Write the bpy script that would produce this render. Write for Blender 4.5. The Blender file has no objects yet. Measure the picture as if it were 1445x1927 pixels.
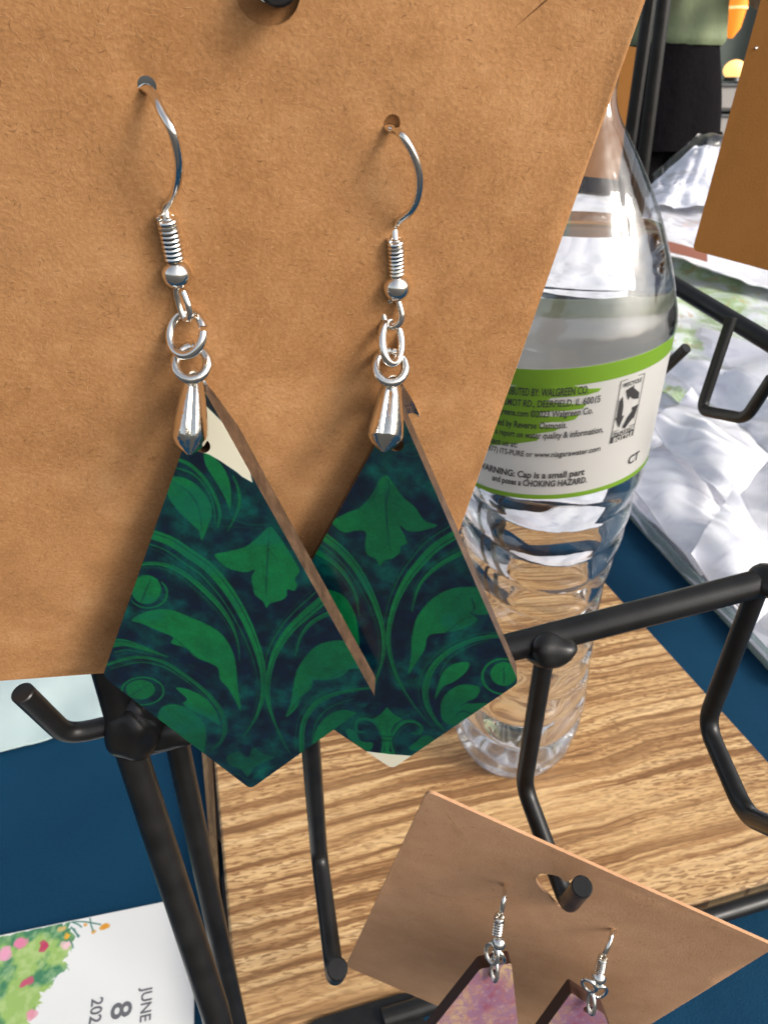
import bpy, bmesh, math, random
import numpy as np
from mathutils import Vector, Matrix, noise, geometry
random.seed(7); np.random.seed(7)
SC = bpy.context.scene
COL = SC.collection
R = math.radians
# ------------------------------------------------------------------ camera
FPX = 1336.0; CX, CY = 722.5, 963.5; PITCH = R(30.9); CAMZ = 0.278
cd = bpy.data.cameras.new('camera'); cam = bpy.data.objects.new('camera', cd); COL.objects.link(cam)
cam.location = (0, 0, CAMZ); cam.rotation_euler = (R(90) - PITCH, 0, 0)
cd.sensor_fit = 'VERTICAL'; cd.sensor_height = 24.0; cd.lens = 24.0 * FPX / 1927.0
cd.clip_start = 0.002; cd.clip_end = 500
cd.dof.use_dof = True; cd.dof.focus_distance = 0.086; cd.dof.aperture_fstop = (cd.lens / 1000) / 0.00030
SC.camera = cam
# ------------------------------------------------------------------ sky, sun, exposure
SUN_DIR = Vector((0.80, -0.42, 0.62)).normalized()      # towards the sun
w = bpy.data.worlds.new('World'); SC.world = w; w.use_nodes = True
nt = w.node_tree; bg = nt.nodes['Background']; sky = nt.nodes.new('ShaderNodeTexSky')
sky.sky_type = 'NISHITA'; sky.sun_disc = False
sky.sun_elevation = math.asin(SUN_DIR.z); sky.sun_rotation = math.atan2(SUN_DIR.x, SUN_DIR.y)
sky.air_density = 1.0; sky.dust_density = 4.0; sky.ozone_density = 0.6
hs = nt.nodes.new('ShaderNodeHueSaturation'); hs.inputs['Saturation'].default_value = .45      # hazy, whitish sky
nt.links.new(sky.outputs[0], hs.inputs['Color']); nt.links.new(hs.outputs[0], bg.inputs[0]); bg.inputs[1].default_value = 0.15
sl = bpy.data.lights.new('sun', 'SUN'); so = bpy.data.objects.new('sun', sl); COL.objects.link(so)
sl.energy = 1.5; sl.angle = R(17); sl.color = (1.0, 0.94, 0.86)
so.rotation_euler = SUN_DIR.to_track_quat('Z', 'Y').to_euler()
SC.view_settings.view_transform = 'Standard'; SC.view_settings.look = 'None'
SC.view_settings.exposure = 0.5; SC.view_settings.gamma = 1.0
SC.cycles.max_bounces = 14; SC.cycles.transmission_bounces = 12; SC.cycles.transparent_max_bounces = 24
SC.cycles.glossy_bounces = 6; SC.cycles.diffuse_bounces = 4
SC.cycles.sample_clamp_indirect = 4.0; SC.cycles.blur_glossy = 0.6

# ------------------------------------------------------------------ geometry helpers
SP, CP = math.sin(PITCH), math.cos(PITCH)
def ray(px, py):                                        # world direction with unit optical depth
    x = (px - CX) / FPX; t = (py - CY) / FPX
    return Vector((x, CP - t * SP, -(SP + t * CP)))
ORG = Vector((0, 0, CAMZ))
def P(px, py, Z): return ORG + ray(px, py) * Z
def PZ(px, py, z):                                      # point of the view ray at world height z
    r = ray(px, py); return ORG + r * ((z - CAMZ) / r.z)
def cv(x, y, z):                                        # photo-axes vector (x right, y down, z away) to world
    return Vector((x, z * CP - y * SP, -(z * SP + y * CP)))
class Frame:
    def __init__(s, o, n, xdir):                        # n points to the viewer
        s.o = Vector(o); s.n = n.normalized()
        s.x = (xdir - xdir.dot(s.n) * s.n).normalized(); s.y = s.n.cross(s.x)
        s.m = Matrix(((s.x.x, s.y.x, s.n.x, s.o.x), (s.x.y, s.y.y, s.n.y, s.o.y), (s.x.z, s.y.z, s.n.z, s.o.z), (0, 0, 0, 1)))
        s.inv = s.m.inverted()
    def pix(s, px, py, off=0.0):
        r = ray(px, py); return ORG + r * (((s.o - ORG).dot(s.n) + off) / r.dot(s.n))
    def loc(s, px, py):
        v = s.inv @ s.pix(px, py); return (v.x, v.y)
    def w(s, x, y, z=0.0): return s.m @ Vector((x, y, z))
def tag(o, label=None, cat=None, group=None, kind=None):
    if label: o['label'] = label
    if cat: o['category'] = cat
    if group: o['group'] = group
    if kind: o['kind'] = kind
    return o
def thing(name, loc, label, cat, group=None):
    o = bpy.data.objects.new(name, None); COL.objects.link(o); o.empty_display_size = 0.01
    o.matrix_world = loc if isinstance(loc, Matrix) else Matrix.Translation(loc)
    return tag(o, label, cat, group)
def worldm(o):
    m = o.matrix_basis.copy(); p = o.parent
    while p: m = p.matrix_basis @ m; p = p.parent
    return m
def part(name, V, F, mat, parent=None, frame=None, smooth=True, uv=None, sharp=42):
    """V in world space; the object's axes follow frame (Matrix) if given"""
    if frame is None:
        fr = worldm(parent) if parent else Matrix.Translation(sum((Vector(v) for v in V), Vector()) / len(V))
    else: fr = frame.m if isinstance(frame, Frame) else frame
    inv = fr.inverted()
    me = bpy.data.meshes.new(name)
    L = [inv @ Vector(v) for v in V]
    me.from_pydata(L, [], F); me.materials.append(mat)
    if smooth: me.shade_smooth(); me.set_sharp_from_angle(angle=R(sharp))
    if uv:
        u = me.uv_layers.new(name='UVMap')
        for lp in me.loops: u.data[lp.index].uv = uv(L[lp.vertex_index])
    me.update()
    o = bpy.data.objects.new(name, me); COL.objects.link(o)
    if parent:
        o.parent = parent; o.matrix_basis = worldm(parent).inverted() @ fr
    else: o.matrix_basis = fr
    return o
def cr(pts, n=8, closed=False):                         # Catmull-Rom through points (any dimension)
    p = [np.array(q, float) for q in pts]; out = []; N = len(p)
    for i in range(N if closed else N - 1):
        if closed: a, b, c, d = p[i - 1], p[i], p[(i + 1) % N], p[(i + 2) % N]
        else: a, b, c, d = p[max(i - 1, 0)], p[i], p[i + 1], p[min(i + 2, N - 1)]
        for k in range(n):
            t = k / n
            out.append(0.5 * (2 * b + (c - a) * t + (2 * a - 5 * b + 4 * c - d) * t * t + (3 * b - a - 3 * c + d) * t ** 3))
    if not closed: out.append(p[-1])
    return out
def fillet(pts, r, n=7):
    pts = [Vector(p) for p in pts]; out = [pts[0]]
    for i in range(1, len(pts) - 1):
        a, b, c = pts[i - 1], pts[i], pts[i + 1]
        d1 = (a - b); d2 = (c - b); k = min(r, d1.length * .45, d2.length * .45)
        s, e = b + d1.normalized() * k, b + d2.normalized() * k
        for j in range(n + 1):
            t = j / n; out.append(s * (1 - t) ** 2 + b * 2 * t * (1 - t) + e * t * t)
    out.append(pts[-1]); return out
def tube(pts, rad, n=14, closed=False, bevel=True, VF=None, flat=None):
    pts = [Vector(p) for p in pts]; N = len(pts)
    if isinstance(rad, (int, float)): rad = [rad] * N
    V, F = VF if VF else ([], []); base0 = len(V)
    if bevel and not closed:
        a = (pts[1] - pts[0]).normalized(); b = (pts[-2] - pts[-1]).normalized()
        r0, r1 = rad[0], rad[-1]
        pts = [pts[0] + a * r0 * .0, pts[0] + a * r0 * .12] + pts[1:-1] + [pts[-1] + b * r1 * .12, pts[-1]]
        rad = [r0 * .88, r0] + list(rad[1:-1]) + [r1, r1 * .88]; N = len(pts)
    T = []
    for i in range(N):
        if closed: T.append((pts[(i + 1) % N] - pts[i - 1]).normalized())
        else: T.append((pts[min(i + 1, N - 1)] - pts[max(i - 1, 0)]).normalized())
    up = T[0].orthogonal().normalized() if flat is None else (flat - flat.dot(T[0]) * T[0]).normalized()
    U = []
    for i in range(N):
        up = (up - up.dot(T[i]) * T[i]).normalized(); U.append(up.copy())
    tw = 0.0
    if closed:
        e = (U[-1] - U[-1].dot(T[0]) * T[0]).normalized(); tw = math.atan2(T[0].dot(e.cross(U[0])), e.dot(U[0]))
    for i in range(N):
        B = T[i].cross(U[i]); a0 = tw * i / N
        for k in range(n):
            a = 2 * math.pi * k / n + a0
            V.append(pts[i] + (U[i] * math.cos(a) + B * math.sin(a)) * rad[i])
    for i in range(N if closed else N - 1):
        for k in range(n):
            a = base0 + i * n + k; b = base0 + i * n + (k + 1) % n
            c = base0 + ((i + 1) % N) * n + (k + 1) % n; d = base0 + ((i + 1) % N) * n + k
            F.append((a, b, c, d))
    if not closed:
        V.append(pts[0]); V.append(pts[-1]); c0 = len(V) - 2
        for k in range(n):
            F.append((c0, base0 + (k + 1) % n, base0 + k))
            F.append((c0 + 1, base0 + (N - 1) * n + k, base0 + (N - 1) * n + (k + 1) % n))
    return V, F
def inside(pt, poly):
    x, y = pt; c = False; n = len(poly); j = n - 1
    for i in range(n):
        xi, yi = poly[i]; xj, yj = poly[j]
        if (yi > y) != (yj > y) and x < (xj - xi) * (y - yi) / (yj - yi) + xi: c = not c
        j = i
    return c
def tri2d(contours, grid=None):
    pts = []; edges = []
    for c in contours:
        b = len(pts); pts += [Vector((p[0], p[1])) for p in c]
        edges += [(b + i, b + (i + 1) % len(c)) for i in range(len(c))]
    if grid:
        xs = [p.x for p in pts]; ys = [p.y for p in pts]
        x = min(xs) + grid * .5
        while x < max(xs):
            y = min(ys) + grid * .5
            while y < max(ys):
                if sum(inside((x, y), c) for c in contours) % 2: pts.append(Vector((x, y)))
                y += grid
            x += grid
    r = geometry.delaunay_2d_cdt(pts, edges, [], 0, 1e-8)
    vo, fo = r[0], r[2]; F = []
    for f in fo:
        cx = sum(vo[i].x for i in f) / len(f); cy = sum(vo[i].y for i in f) / len(f)
        if sum(inside((cx, cy), c) for c in contours) % 2:
            a, b, c = vo[f[0]], vo[f[1]], vo[f[2]]
            ar = (b.x - a.x) * (c.y - a.y) - (b.y - a.y) * (c.x - a.x)
            F.append(tuple(f) if ar > 0 else tuple(reversed(f)))
    return [(v.x, v.y) for v in vo], F
def plate(contours, thick, frame, grid=None, warp=None):
    """solid sheet: front at z=0 of the frame, back at -thick"""
    v2, F = tri2d(contours, grid); n = len(v2)
    wz = warp or (lambda x, y: 0.0)
    V = [frame.w(x, y, wz(x, y)) for x, y in v2] + [frame.w(x, y, wz(x, y) - thick) for x, y in v2]
    G = list(F) + [tuple(i + n for i in reversed(f)) for f in F]
    cnt = {}
    for f in F:
        for i in range(3):
            e = (f[i], f[(i + 1) % 3]); cnt[e] = cnt.get(e, 0) + 1
    for (a, b) in cnt:
        if (b, a) not in cnt: G.append((b, a, a + n, b + n))
    return V, G
def roundpoly(pts, r, n=5):
    out = []; N = len(pts); P2 = [Vector(p) for p in pts]
    for i in range(N):
        a, b, c = P2[i - 1], P2[i], P2[(i + 1) % N]
        s, e = b + (a - b).normalized() * r, b + (c - b).normalized() * r
        for j in range(n + 1):
            t = j / n; q = s * (1 - t) ** 2 + b * 2 * t * (1 - t) + e * t * t; out.append((q.x, q.y))
    return out
def circ(cx, cy, r, n=28, ry=None): return [(cx + r * math.cos(2 * math.pi * k / n), cy + (ry or r) * math.sin(2 * math.pi * k / n)) for k in range(n)]
def sphere(c, r, VF=None, nu=28, nv=18, sx=(1, 1, 1), lump=0.0, axes=None, seed=0):
    V, F = VF if VF else ([], []); b0 = len(V); c = Vector(c)
    for j in range(nv + 1):
        th = math.pi * j / nv
        for i in range(nu):
            ph = 2 * math.pi * i / nu
            d = Vector((math.sin(th) * math.cos(ph), math.sin(th) * math.sin(ph), math.cos(th)))
            k = 1 + lump * noise.noise(d * 1.1 + Vector((seed * 1.37, seed * .71, .3))) if lump else 1
            q = Vector((d.x * sx[0], d.y * sx[1], d.z * sx[2])) * r * k
            if axes: q = axes @ q
            V.append(c + q)
    for j in range(nv):
        for i in range(nu):
            a = b0 + j * nu + i; b = b0 + j * nu + (i + 1) % nu
            F.append((a, a + nu, b + nu, b))
    return V, F
def box(fr, x0, x1, y0, y1, z0, z1, bev=0.0, VF=None):
    V, F = VF if VF else ([], []); b = len(V); e = bev
    rings = [(z0, e), (z0 + e, 0), (z1 - e, 0), (z1, e)] if e else [(z0, 0), (z1, 0)]
    for z, i in rings:
        pts = [(x0 + i + e, y0 + i), (x1 - i - e, y0 + i), (x1 - i, y0 + i + e), (x1 - i, y1 - i - e), (x1 - i - e, y1 - i), (x0 + i + e, y1 - i), (x0 + i, y1 - i - e), (x0 + i, y0 + i + e)] if e else [(x0, y0), (x1, y0), (x1, y1), (x0, y1)]
        V += [fr.w(x, y, z) for x, y in pts]
    n = 8 if e else 4
    for k in range(len(rings) - 1):
        for i in range(n): F.append((b + k * n + i, b + k * n + (i + 1) % n, b + (k + 1) * n + (i + 1) % n, b + (k + 1) * n + i))
    F.append(tuple(b + i for i in reversed(range(n)))); F.append(tuple(b + (len(rings) - 1) * n + i for i in range(n)))
    return V, F
FLAT = lambda o, x, z=Vector((0, 0, 1)): Frame(o, z, x)

# ------------------------------------------------------------------ materials
def srgb(r, g, b):
    f = lambda c: (c / 255) / 12.92 if c / 255 <= .04045 else ((c / 255 + .055) / 1.055) ** 2.4
    return (f(r), f(g), f(b), 1)
class M:
    def __init__(s, name, col=(.5, .5, .5, 1), rough=.5, metal=0., **kw):
        s.mat = bpy.data.materials.new(name); s.mat.use_nodes = True; s.nt = s.mat.node_tree
        s.b = s.nt.nodes['Principled BSDF']; s.b.inputs['Base Color'].default_value = col
        s.b.inputs['Roughness'].default_value = rough; s.b.inputs['Metallic'].default_value = metal
        for k, v in kw.items(): s.b.inputs[k.replace('_', ' ')].default_value = v
    def n(s, t, **kw):
        x = s.nt.nodes.new(t)
        for k, v in kw.items():
            if k in x.inputs: x.inputs[k].default_value = v
            else: setattr(x, k, v)
        return x
    def l(s, a, b): s.nt.links.new(a, b)
    def coord(s, scale=(1, 1, 1), out='Object', rot=(0, 0, 0), src=None):
        m = s.n('ShaderNodeMapping'); m.inputs['Scale'].default_value = scale; m.inputs['Rotation'].default_value = rot
        if src is None: tc = s.n('ShaderNodeTexCoord'); src = tc.outputs[out]
        s.l(src, m.inputs['Vector']); return m.outputs[0]
    def noise(s, vec, scale, detail=4, rough=.6, dist=0):
        x = s.n('ShaderNodeTexNoise'); x.inputs['Scale'].default_value = scale; x.inputs['Detail'].default_value = detail
        x.inputs['Roughness'].default_value = rough; x.inputs['Distortion'].default_value = dist
        s.l(vec, x.inputs['Vector']); return x.outputs['Fac']
    def ramp(s, fac, stops):
        r = s.n('ShaderNodeValToRGB'); e = r.color_ramp.elements
        e[0].position, e[0].color = stops[0]; e[1].position, e[1].color = stops[-1]
        for p, c in stops[1:-1]: k = e.new(p); k.color = c
        s.l(fac, r.inputs[0]); return r.outputs[0]
    def mix(s, fac, a, b, mode='MIX'):
        m = s.n('ShaderNodeMix', data_type='RGBA', blend_type=mode)
        for sock, v in ((m.inputs[0], fac), (m.inputs[6], a), (m.inputs[7], b)):
            if isinstance(v, (int, float, tuple)): sock.default_value = v
            else: s.l(v, sock)
        return m.outputs[2]
    def bump(s, h, strength=.3, dist=.0001, prev=None):
        b = s.n('ShaderNodeBump'); b.inputs['Strength'].default_value = strength; b.inputs['Distance'].default_value = dist
        s.l(h, b.inputs['Height'])
        if prev is not None: s.l(prev, b.inputs['Normal'])
        s.l(b.outputs[0], s.b.inputs['Normal']); return b.outputs[0]
    def col(s, c): s.l(c, s.b.inputs['Base Color'])
G1 = lambda v: (v, v, v, 1)

def kraft(name, c0, c1, c2):
    m = M(name, c1, .85); v = m.coord()
    a = m.noise(v, 150, 5, .65); c = m.ramp(a, [(.3, c0), (.52, c1), (.72, c2)])
    b = m.noise(v, 2300, 3, .75)
    c = m.mix(.42, c, m.ramp(b, [(.3, c0), (.5, c1), (.68, c2)]))
    big = m.noise(v, 28, 2, .5)
    c = m.mix(.25, c, m.ramp(big, [(.35, c0), (.65, c2)]))
    m.col(c); n1 = m.bump(b, .7, .00012); m.bump(a, .14, .0003, n1)
    m.b.inputs['Specular IOR Level'].default_value = .2
    return m.mat
KRAFT = kraft('kraft_card', srgb(140, 96, 56), srgb(175, 125, 79), srgb(201, 154, 107))
KRAFT2 = kraft('kraft_card_smooth', srgb(176, 132, 96), srgb(190, 146, 110), srgb(204, 160, 124))
KRAFT3 = kraft('kraft_card_plain', srgb(146, 96, 44), srgb(152, 101, 48), srgb(158, 106, 52))
def simple(name, col, rough=.5, metal=0, bump=None, **kw):
    m = M(name, col, rough, metal, **kw)
    if bump: m.bump(m.noise(m.coord(), bump[0], 3, .6), bump[1], bump[2])
    return m.mat
FIB_D = simple('dark_fibre', srgb(110, 70, 38), .8); FIB_L = simple('pale_fibre', srgb(206, 160, 112), .7)
SILVER = simple('silver_plate', (.82, .79, .73, 1), .12, 1, bump=(900, .10, .0001))
SILVER_R = simple('worn_silver_plate', (.80, .77, .71, 1), .11, 1, bump=(1500, .35, .00012))
def blackmetal():
    m = M('black_powder_coat', (.016, .015, .014, 1), .42); m.b.inputs['Specular IOR Level'].default_value = .42
    v = m.coord(); a = m.noise(v, 260, 3, .5)
    m.col(m.ramp(a, [(.3, (.007, .0066, .006, 1)), (.75, (.014, .013, .012, 1))]))
    m.l(m.ramp(m.noise(v, 90, 2), [(.3, G1(.28)), (.7, G1(.42))]), m.b.inputs['Roughness'])
    m.bump(m.noise(v, 2600, 2, .5), .12, .0001); return m.mat
BLACK = blackmetal()
def edgewood():
    m = M('cut_board_edge', srgb(120, 82, 58), .55)
    v = m.coord((1, 1, 1)); a = m.noise(v, 420, 4, .7)
    m.col(m.ramp(a, [(.3, srgb(58, 41, 29)), (.55, srgb(84, 63, 46)), (.75, srgb(110, 86, 66))]))
    m.bump(a, .3, .0002); return m.mat
EDGE = edgewood()
DARKEDGE = simple('burnt_board_edge', srgb(62, 36, 28), .6, bump=(700, .3, .0002))
def wood():
    m = M('zebra_grain_wood', srgb(206, 164, 106), .42)
    base = m.coord()
    wob = m.noise(m.coord((14, 20, 1)), 1, 3, .6)
    cx = m.n('ShaderNodeCombineXYZ'); sx = m.n('ShaderNodeSeparateXYZ'); m.l(base, sx.inputs[0])
    ad = m.n('ShaderNodeMath', operation='MULTIPLY_ADD'); m.l(wob, ad.inputs[0]); ad.inputs[1].default_value = .011; m.l(sx.outputs[1], ad.inputs[2])
    m.l(sx.outputs[0], cx.inputs[0]); m.l(ad.outputs[0], cx.inputs[1]); q = cx.outputs[0]
    bands = m.noise(m.coord((4.2, 185, 1), src=q), 1, 3.0, .6)
    fine = m.noise(m.coord((22, 520, 1), src=q), 1, 3, .6)
    fl = m.noise(m.coord((210, 1250, 1), src=m.coord((1, 1, 1), rot=(0, 0, .10))), 1, .6, .5, .7)
    zone = m.noise(m.coord((9, 26, 1), src=q), 1, 2, .5)
    c = m.ramp(bands, [(.34, srgb(224, 190, 140)), (.48, srgb(208, 170, 118)), (.54, srgb(172, 130, 84)), (.585, srgb(108, 76, 46)), (.63, srgb(150, 110, 68)), (.72, srgb(96, 68, 42))])
    brk = m.noise(m.coord((48, 640, 1), src=q), 1, 3, .65); zn = m.noise(m.coord((7, 34, 1), rot=(0, 0, .2)), 1, 3, .6)
    c = m.mix(m.ramp(zn, [(.36, G1(.35)), (.5, G1(0))]), c, srgb(206, 168, 116))
    c = m.mix(m.ramp(fine, [(.42, G1(0)), (.62, G1(.42))]), c, srgb(150, 106, 62))
    c = m.mix(m.ramp(brk, [(.57, G1(0)), (.68, G1(.6))]), c, srgb(112, 80, 50))
    f2 = m.n('ShaderNodeMath', operation='MULTIPLY'); m.l(m.ramp(fl, [(.52, G1(0)), (.60, G1(.8))]), f2.inputs[0]); m.l(m.ramp(zone, [(.36, G1(.3)), (.54, G1(.9))]), f2.inputs[1])
    c = m.mix(f2.outputs[0], c, srgb(118, 78, 42))
    m.col(c); n1 = m.bump(fl, .25, .0003); m.bump(fine, .3, .0003, n1); return m.mat
WOOD = wood()
def cloth():
    m = M('navy_tablecloth', srgb(22, 66, 92), .85); v = m.coord()
    a = m.noise(v, 1100, 2, .5); b = m.noise(v, 14, 3, .5)
    c = m.ramp(b, [(.3, srgb(8, 52, 78)), (.7, srgb(14, 62, 90))])
    m.col(m.mix(m.ramp(a, [(.35, G1(0)), (.7, G1(.25))]), c, srgb(6, 38, 58)))
    n1 = m.bump(a, .6, .0003); m.bump(m.noise(v, 22, 3, .5), .5, .004, n1); m.b.inputs['Specular IOR Level'].default_value = .15; return m.mat
CLOTH = cloth()
def thinclear(name, tint=(1, 1, 1, 1), rough=.04, ior=1.5, bump=None, base=.0):
    mat = bpy.data.materials.new(name); mat.use_nodes = True; n = mat.node_tree; n.nodes.clear()
    o = n.nodes.new('ShaderNodeOutputMaterial'); mx = n.nodes.new('ShaderNodeMixShader')
    t = n.nodes.new('ShaderNodeBsdfTransparent'); g = n.nodes.new('ShaderNodeBsdfGlossy'); fr = n.nodes.new('ShaderNodeLayerWeight'); pw = n.nodes.new('ShaderNodeMath'); pw.operation = 'POWER'; pw.inputs[1].default_value = 4.0
    t.inputs[0].default_value = tint; g.inputs['Roughness'].default_value = rough; fr.inputs[0].default_value = .5; n.links.new(fr.outputs['Facing'], pw.inputs[0])
    ad = n.nodes.new('ShaderNodeMath'); ad.operation = 'MULTIPLY_ADD'; ad.inputs[1].default_value = .85; ad.inputs[2].default_value = base + ((ior - 1) / (ior + 1)) ** 2 * 1.5; ad.use_clamp = True
    n.links.new(pw.outputs[0], ad.inputs[0]); n.links.new(ad.outputs[0], mx.inputs[0]); n.links.new(t.outputs[0], mx.inputs[1]); n.links.new(g.outputs[0], mx.inputs[2])
    n.links.new(mx.outputs[0], o.inputs[0])
    if bump:
        tc = n.nodes.new('ShaderNodeTexCoord'); mp = n.nodes.new('ShaderNodeMapping'); mp.inputs['Scale'].default_value = bump[2]
        no = n.nodes.new('ShaderNodeTexNoise'); no.inputs['Scale'].default_value = bump[0]; no.inputs['Detail'].default_value = 3
        b = n.nodes.new('ShaderNodeBump'); b.inputs['Strength'].default_value = bump[1]; b.inputs['Distance'].default_value = .002
        n.links.new(tc.outputs['Object'], mp.inputs[0]); n.links.new(mp.outputs[0], no.inputs[0]); n.links.new(no.outputs['Fac'], b.inputs['Height'])
        n.links.new(b.outputs[0], g.inputs['Normal']); n.links.new(b.outputs[0], fr.inputs['Normal'])
    return mat
PET = thinclear('clear_bottle_plastic', (.975, .98, .98, 1), .06, 1.45, (60, .5, (1, 1, .6)), .05)
WATER = simple('clear_water', (1, 1, 1, 1), .0, IOR=1.33, Transmission_Weight=1.0)
SLEEVE = thinclear('clear_sleeve_film', (.99, .99, .992, 1), .2, 1.45, (30, .35, (1, 1, 1)), .02)
FILM = thinclear('crumpled_clear_film', (.93, .93, .95, 1), .30, 1.45, (60, .3, (1, 1, 1)), .03)
def filmlabel(name, c):
    m = M(name, c, .35); t = m.n('ShaderNodeBsdfTranslucent'); t.inputs[0].default_value = c; x = m.n('ShaderNodeMixShader'); x.inputs[0].default_value = .42
    m.l(m.b.outputs[0], x.inputs[1]); m.l(t.outputs[0], x.inputs[2]); m.l(x.outputs[0], m.nt.nodes['Material Output'].inputs[0]); return m.mat
LABELW = filmlabel('label_white', srgb(230, 227, 221)); LABELG = filmlabel('label_green', srgb(138, 180, 58)); INK = simple('label_ink', srgb(58, 56, 56), .4)
CAPM = simple('white_cap', srgb(228, 228, 226), .4)

# ------------------------------------------------------------------ print raster (flat print on the kites)
def vnoise(h, w_, cell, seed):
    rs = np.random.RandomState(seed); gh, gw = int(h / cell) + 3, int(w_ / cell) + 3
    g = rs.rand(gh, gw); y = np.arange(h) / cell; x = np.arange(w_) / cell
    yi = y.astype(int); xi = x.astype(int); fy = y - yi; fx = x - xi
    fy = (fy * fy * (3 - 2 * fy))[:, None]; fx = (fx * fx * (3 - 2 * fx))[None, :]
    a = g[yi][:, xi]; b = g[yi][:, xi + 1]; c = g[yi + 1][:, xi]; d = g[yi + 1][:, xi + 1]
    return (a * (1 - fx) + b * fx) * (1 - fy) + (c * (1 - fx) + d * fx) * fy
def fbm(h, w_, cell, seed, o=4): return sum(vnoise(h, w_, max(cell / 2 ** k, 1.5), seed + k) * .5 ** k for k in range(o)) / sum(.5 ** k for k in range(o))
class Raster:
    def __init__(s, x0, x1, y0, y1, res):
        s.x0, s.y0, s.res = x0, y0, res; s.w = int((x1 - x0) / res); s.h = int((y1 - y0) / res)
        s.X, s.Y = np.meshgrid(x0 + (np.arange(s.w) + .5) * res, y0 + (np.arange(s.h) + .5) * res)
        s.img = np.zeros((s.h, s.w, 4)); s.img[..., 3] = 1
    def crop(s, x0, x1, y0, y1):
        a = max(int((x0 - s.x0) / s.res) - 2, 0); b = min(int((x1 - s.x0) / s.res) + 3, s.w)
        c = max(int((y0 - s.y0) / s.res) - 2, 0); d = min(int((y1 - s.y0) / s.res) + 3, s.h)
        return slice(c, max(d, c)), slice(a, max(b, a))
    def polymask(s, poly):
        p = np.array(poly); sl_ = s.crop(p[:, 0].min(), p[:, 0].max(), p[:, 1].min(), p[:, 1].max()); X, Y = s.X[sl_], s.Y[sl_]
        ins = np.zeros(X.shape, bool); dist = np.full(X.shape, 1e9)
        for i in range(len(p)):
            x1, y1 = p[i - 1]; x2, y2 = p[i]
            if y1 != y2: ins ^= ((y2 > Y) != (y1 > Y)) & (X < (x1 - x2) * (Y - y2) / (y1 - y2) + x2)
            dx, dy = x2 - x1, y2 - y1; L = dx * dx + dy * dy + 1e-18
            t = np.clip(((X - x1) * dx + (Y - y1) * dy) / L, 0, 1); dist = np.minimum(dist, np.hypot(X - x1 - t * dx, Y - y1 - t * dy))
        return sl_, np.clip(.5 + np.where(ins, dist, -dist) / s.res, 0, 1)
    def strokemask(s, pts):                             # (x, y, width)
        p = np.array(pts); m = p[:, 2].max(); sl_ = s.crop(p[:, 0].min() - m, p[:, 0].max() + m, p[:, 1].min() - m, p[:, 1].max() + m); X, Y = s.X[sl_], s.Y[sl_]
        d = np.full(X.shape, -1e9)
        for i in range(len(p) - 1):
            x1, y1, w1 = p[i]; x2, y2, w2 = p[i + 1]; dx, dy = x2 - x1, y2 - y1; L = dx * dx + dy * dy + 1e-18
            t = np.clip(((X - x1) * dx + (Y - y1) * dy) / L, 0, 1)
            d = np.maximum(d, (w1 + (w2 - w1) * t) / 2 - np.hypot(X - x1 - t * dx, Y - y1 - t * dy))
        return sl_, np.clip(.5 + d / s.res, 0, 1)
    def blend(s, slm, col, k=1.0):
        sl_, m = slm; m = (m * k)[..., None]; s.img[sl_][..., :3] = s.img[sl_][..., :3] * (1 - m) + (col[sl_] if np.ndim(col) == 3 else np.array(col)) * m
    def image(s, name):
        im = bpy.data.images.new(name, s.w, s.h); im.pixels.foreach_set(np.clip(s.img, 0, 1).astype(np.float32).ravel()); im.update(); im.pack(); return im
def print_material(name, im, rough=.3, bump=(1400, .12, .0001), coat=.5):
    m = M(name, G1(.5), rough); t = m.n('ShaderNodeTexImage'); t.image = im; t.interpolation = 'Cubic'; m.col(t.outputs[0])
    m.bump(m.noise(m.coord(), bump[0], 3, .55), bump[1], bump[2]); m.b.inputs['Coat Weight'].default_value = coat; m.b.inputs['Coat Roughness'].default_value = .22
    return m.mat

# ------------------------------------------------------------------ ground, backdrop (setting)
gf = FLAT((0, 0, -.72), Vector((1, 0, 0)))
gm = M('asphalt', G1(.1), .9); v = gm.coord(); a = gm.noise(v, 60, 4, .7); gm.col(gm.ramp(a, [(.3, (.035, .034, .032, 1)), (.7, (.08, .077, .073, 1))])); gm.bump(a, .4, .004)
V = [gf.w(x, y) for x, y in ((-60, -60), (60, -60), (60, 60), (-60, 60))]
tag(part('ground', V, [(0, 1, 2, 3)], gm.mat, frame=gf, smooth=False), kind='structure')

# table: slab under a navy cloth with hanging sides
TR = thing('display_table', (0, .45, -.72), 'long display table covered by a plain navy blue tablecloth', 'table')
def cloth_mesh():
    V = []; F = []; xs = np.linspace(-.75, 1.35, 90); ys = np.linspace(-.06, .98, 60)
    nx, ny = len(xs), len(ys)
    for y in ys:
        for x in xs: V.append(Vector((x, y, .0004 * noise.noise(Vector((x * 9, y * 9, 0))) + .0)))
    for j in range(ny - 1):
        for i in range(nx - 1): a = j * nx + i; F.append((a, a + 1, a + nx + 1, a + nx))
    ring = [j for j in range(nx)] + [(j * nx + nx - 1) for j in range(1, ny)] + [((ny - 1) * nx + i) for i in range(nx - 2, -1, -1)] + [j * nx for j in range(ny - 2, 0, -1)]
    cx, cy = .3, .46; prev = ring; N = len(ring)
    for lv, z in enumerate((-.02, -.2, -.45, -.70)):
        cur = []
        for k, i in enumerate(ring):
            p = V[i]; out = Vector((p.x - cx, p.y - cy, 0)).normalized()
            amp = .02 + .035 * lv; s = .5 + .5 * math.sin(k * .55 + math.sin(k * .13) * 2)
            V.append(Vector((p.x, p.y, 0)) + out * (.008 + amp * s * (lv > 0)) + Vector((0, 0, z))); cur.append(len(V) - 1)
        for k in range(N): F.append((prev[k], cur[k], cur[(k + 1) % N], prev[(k + 1) % N]))
        prev = cur
    return V, F
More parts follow.
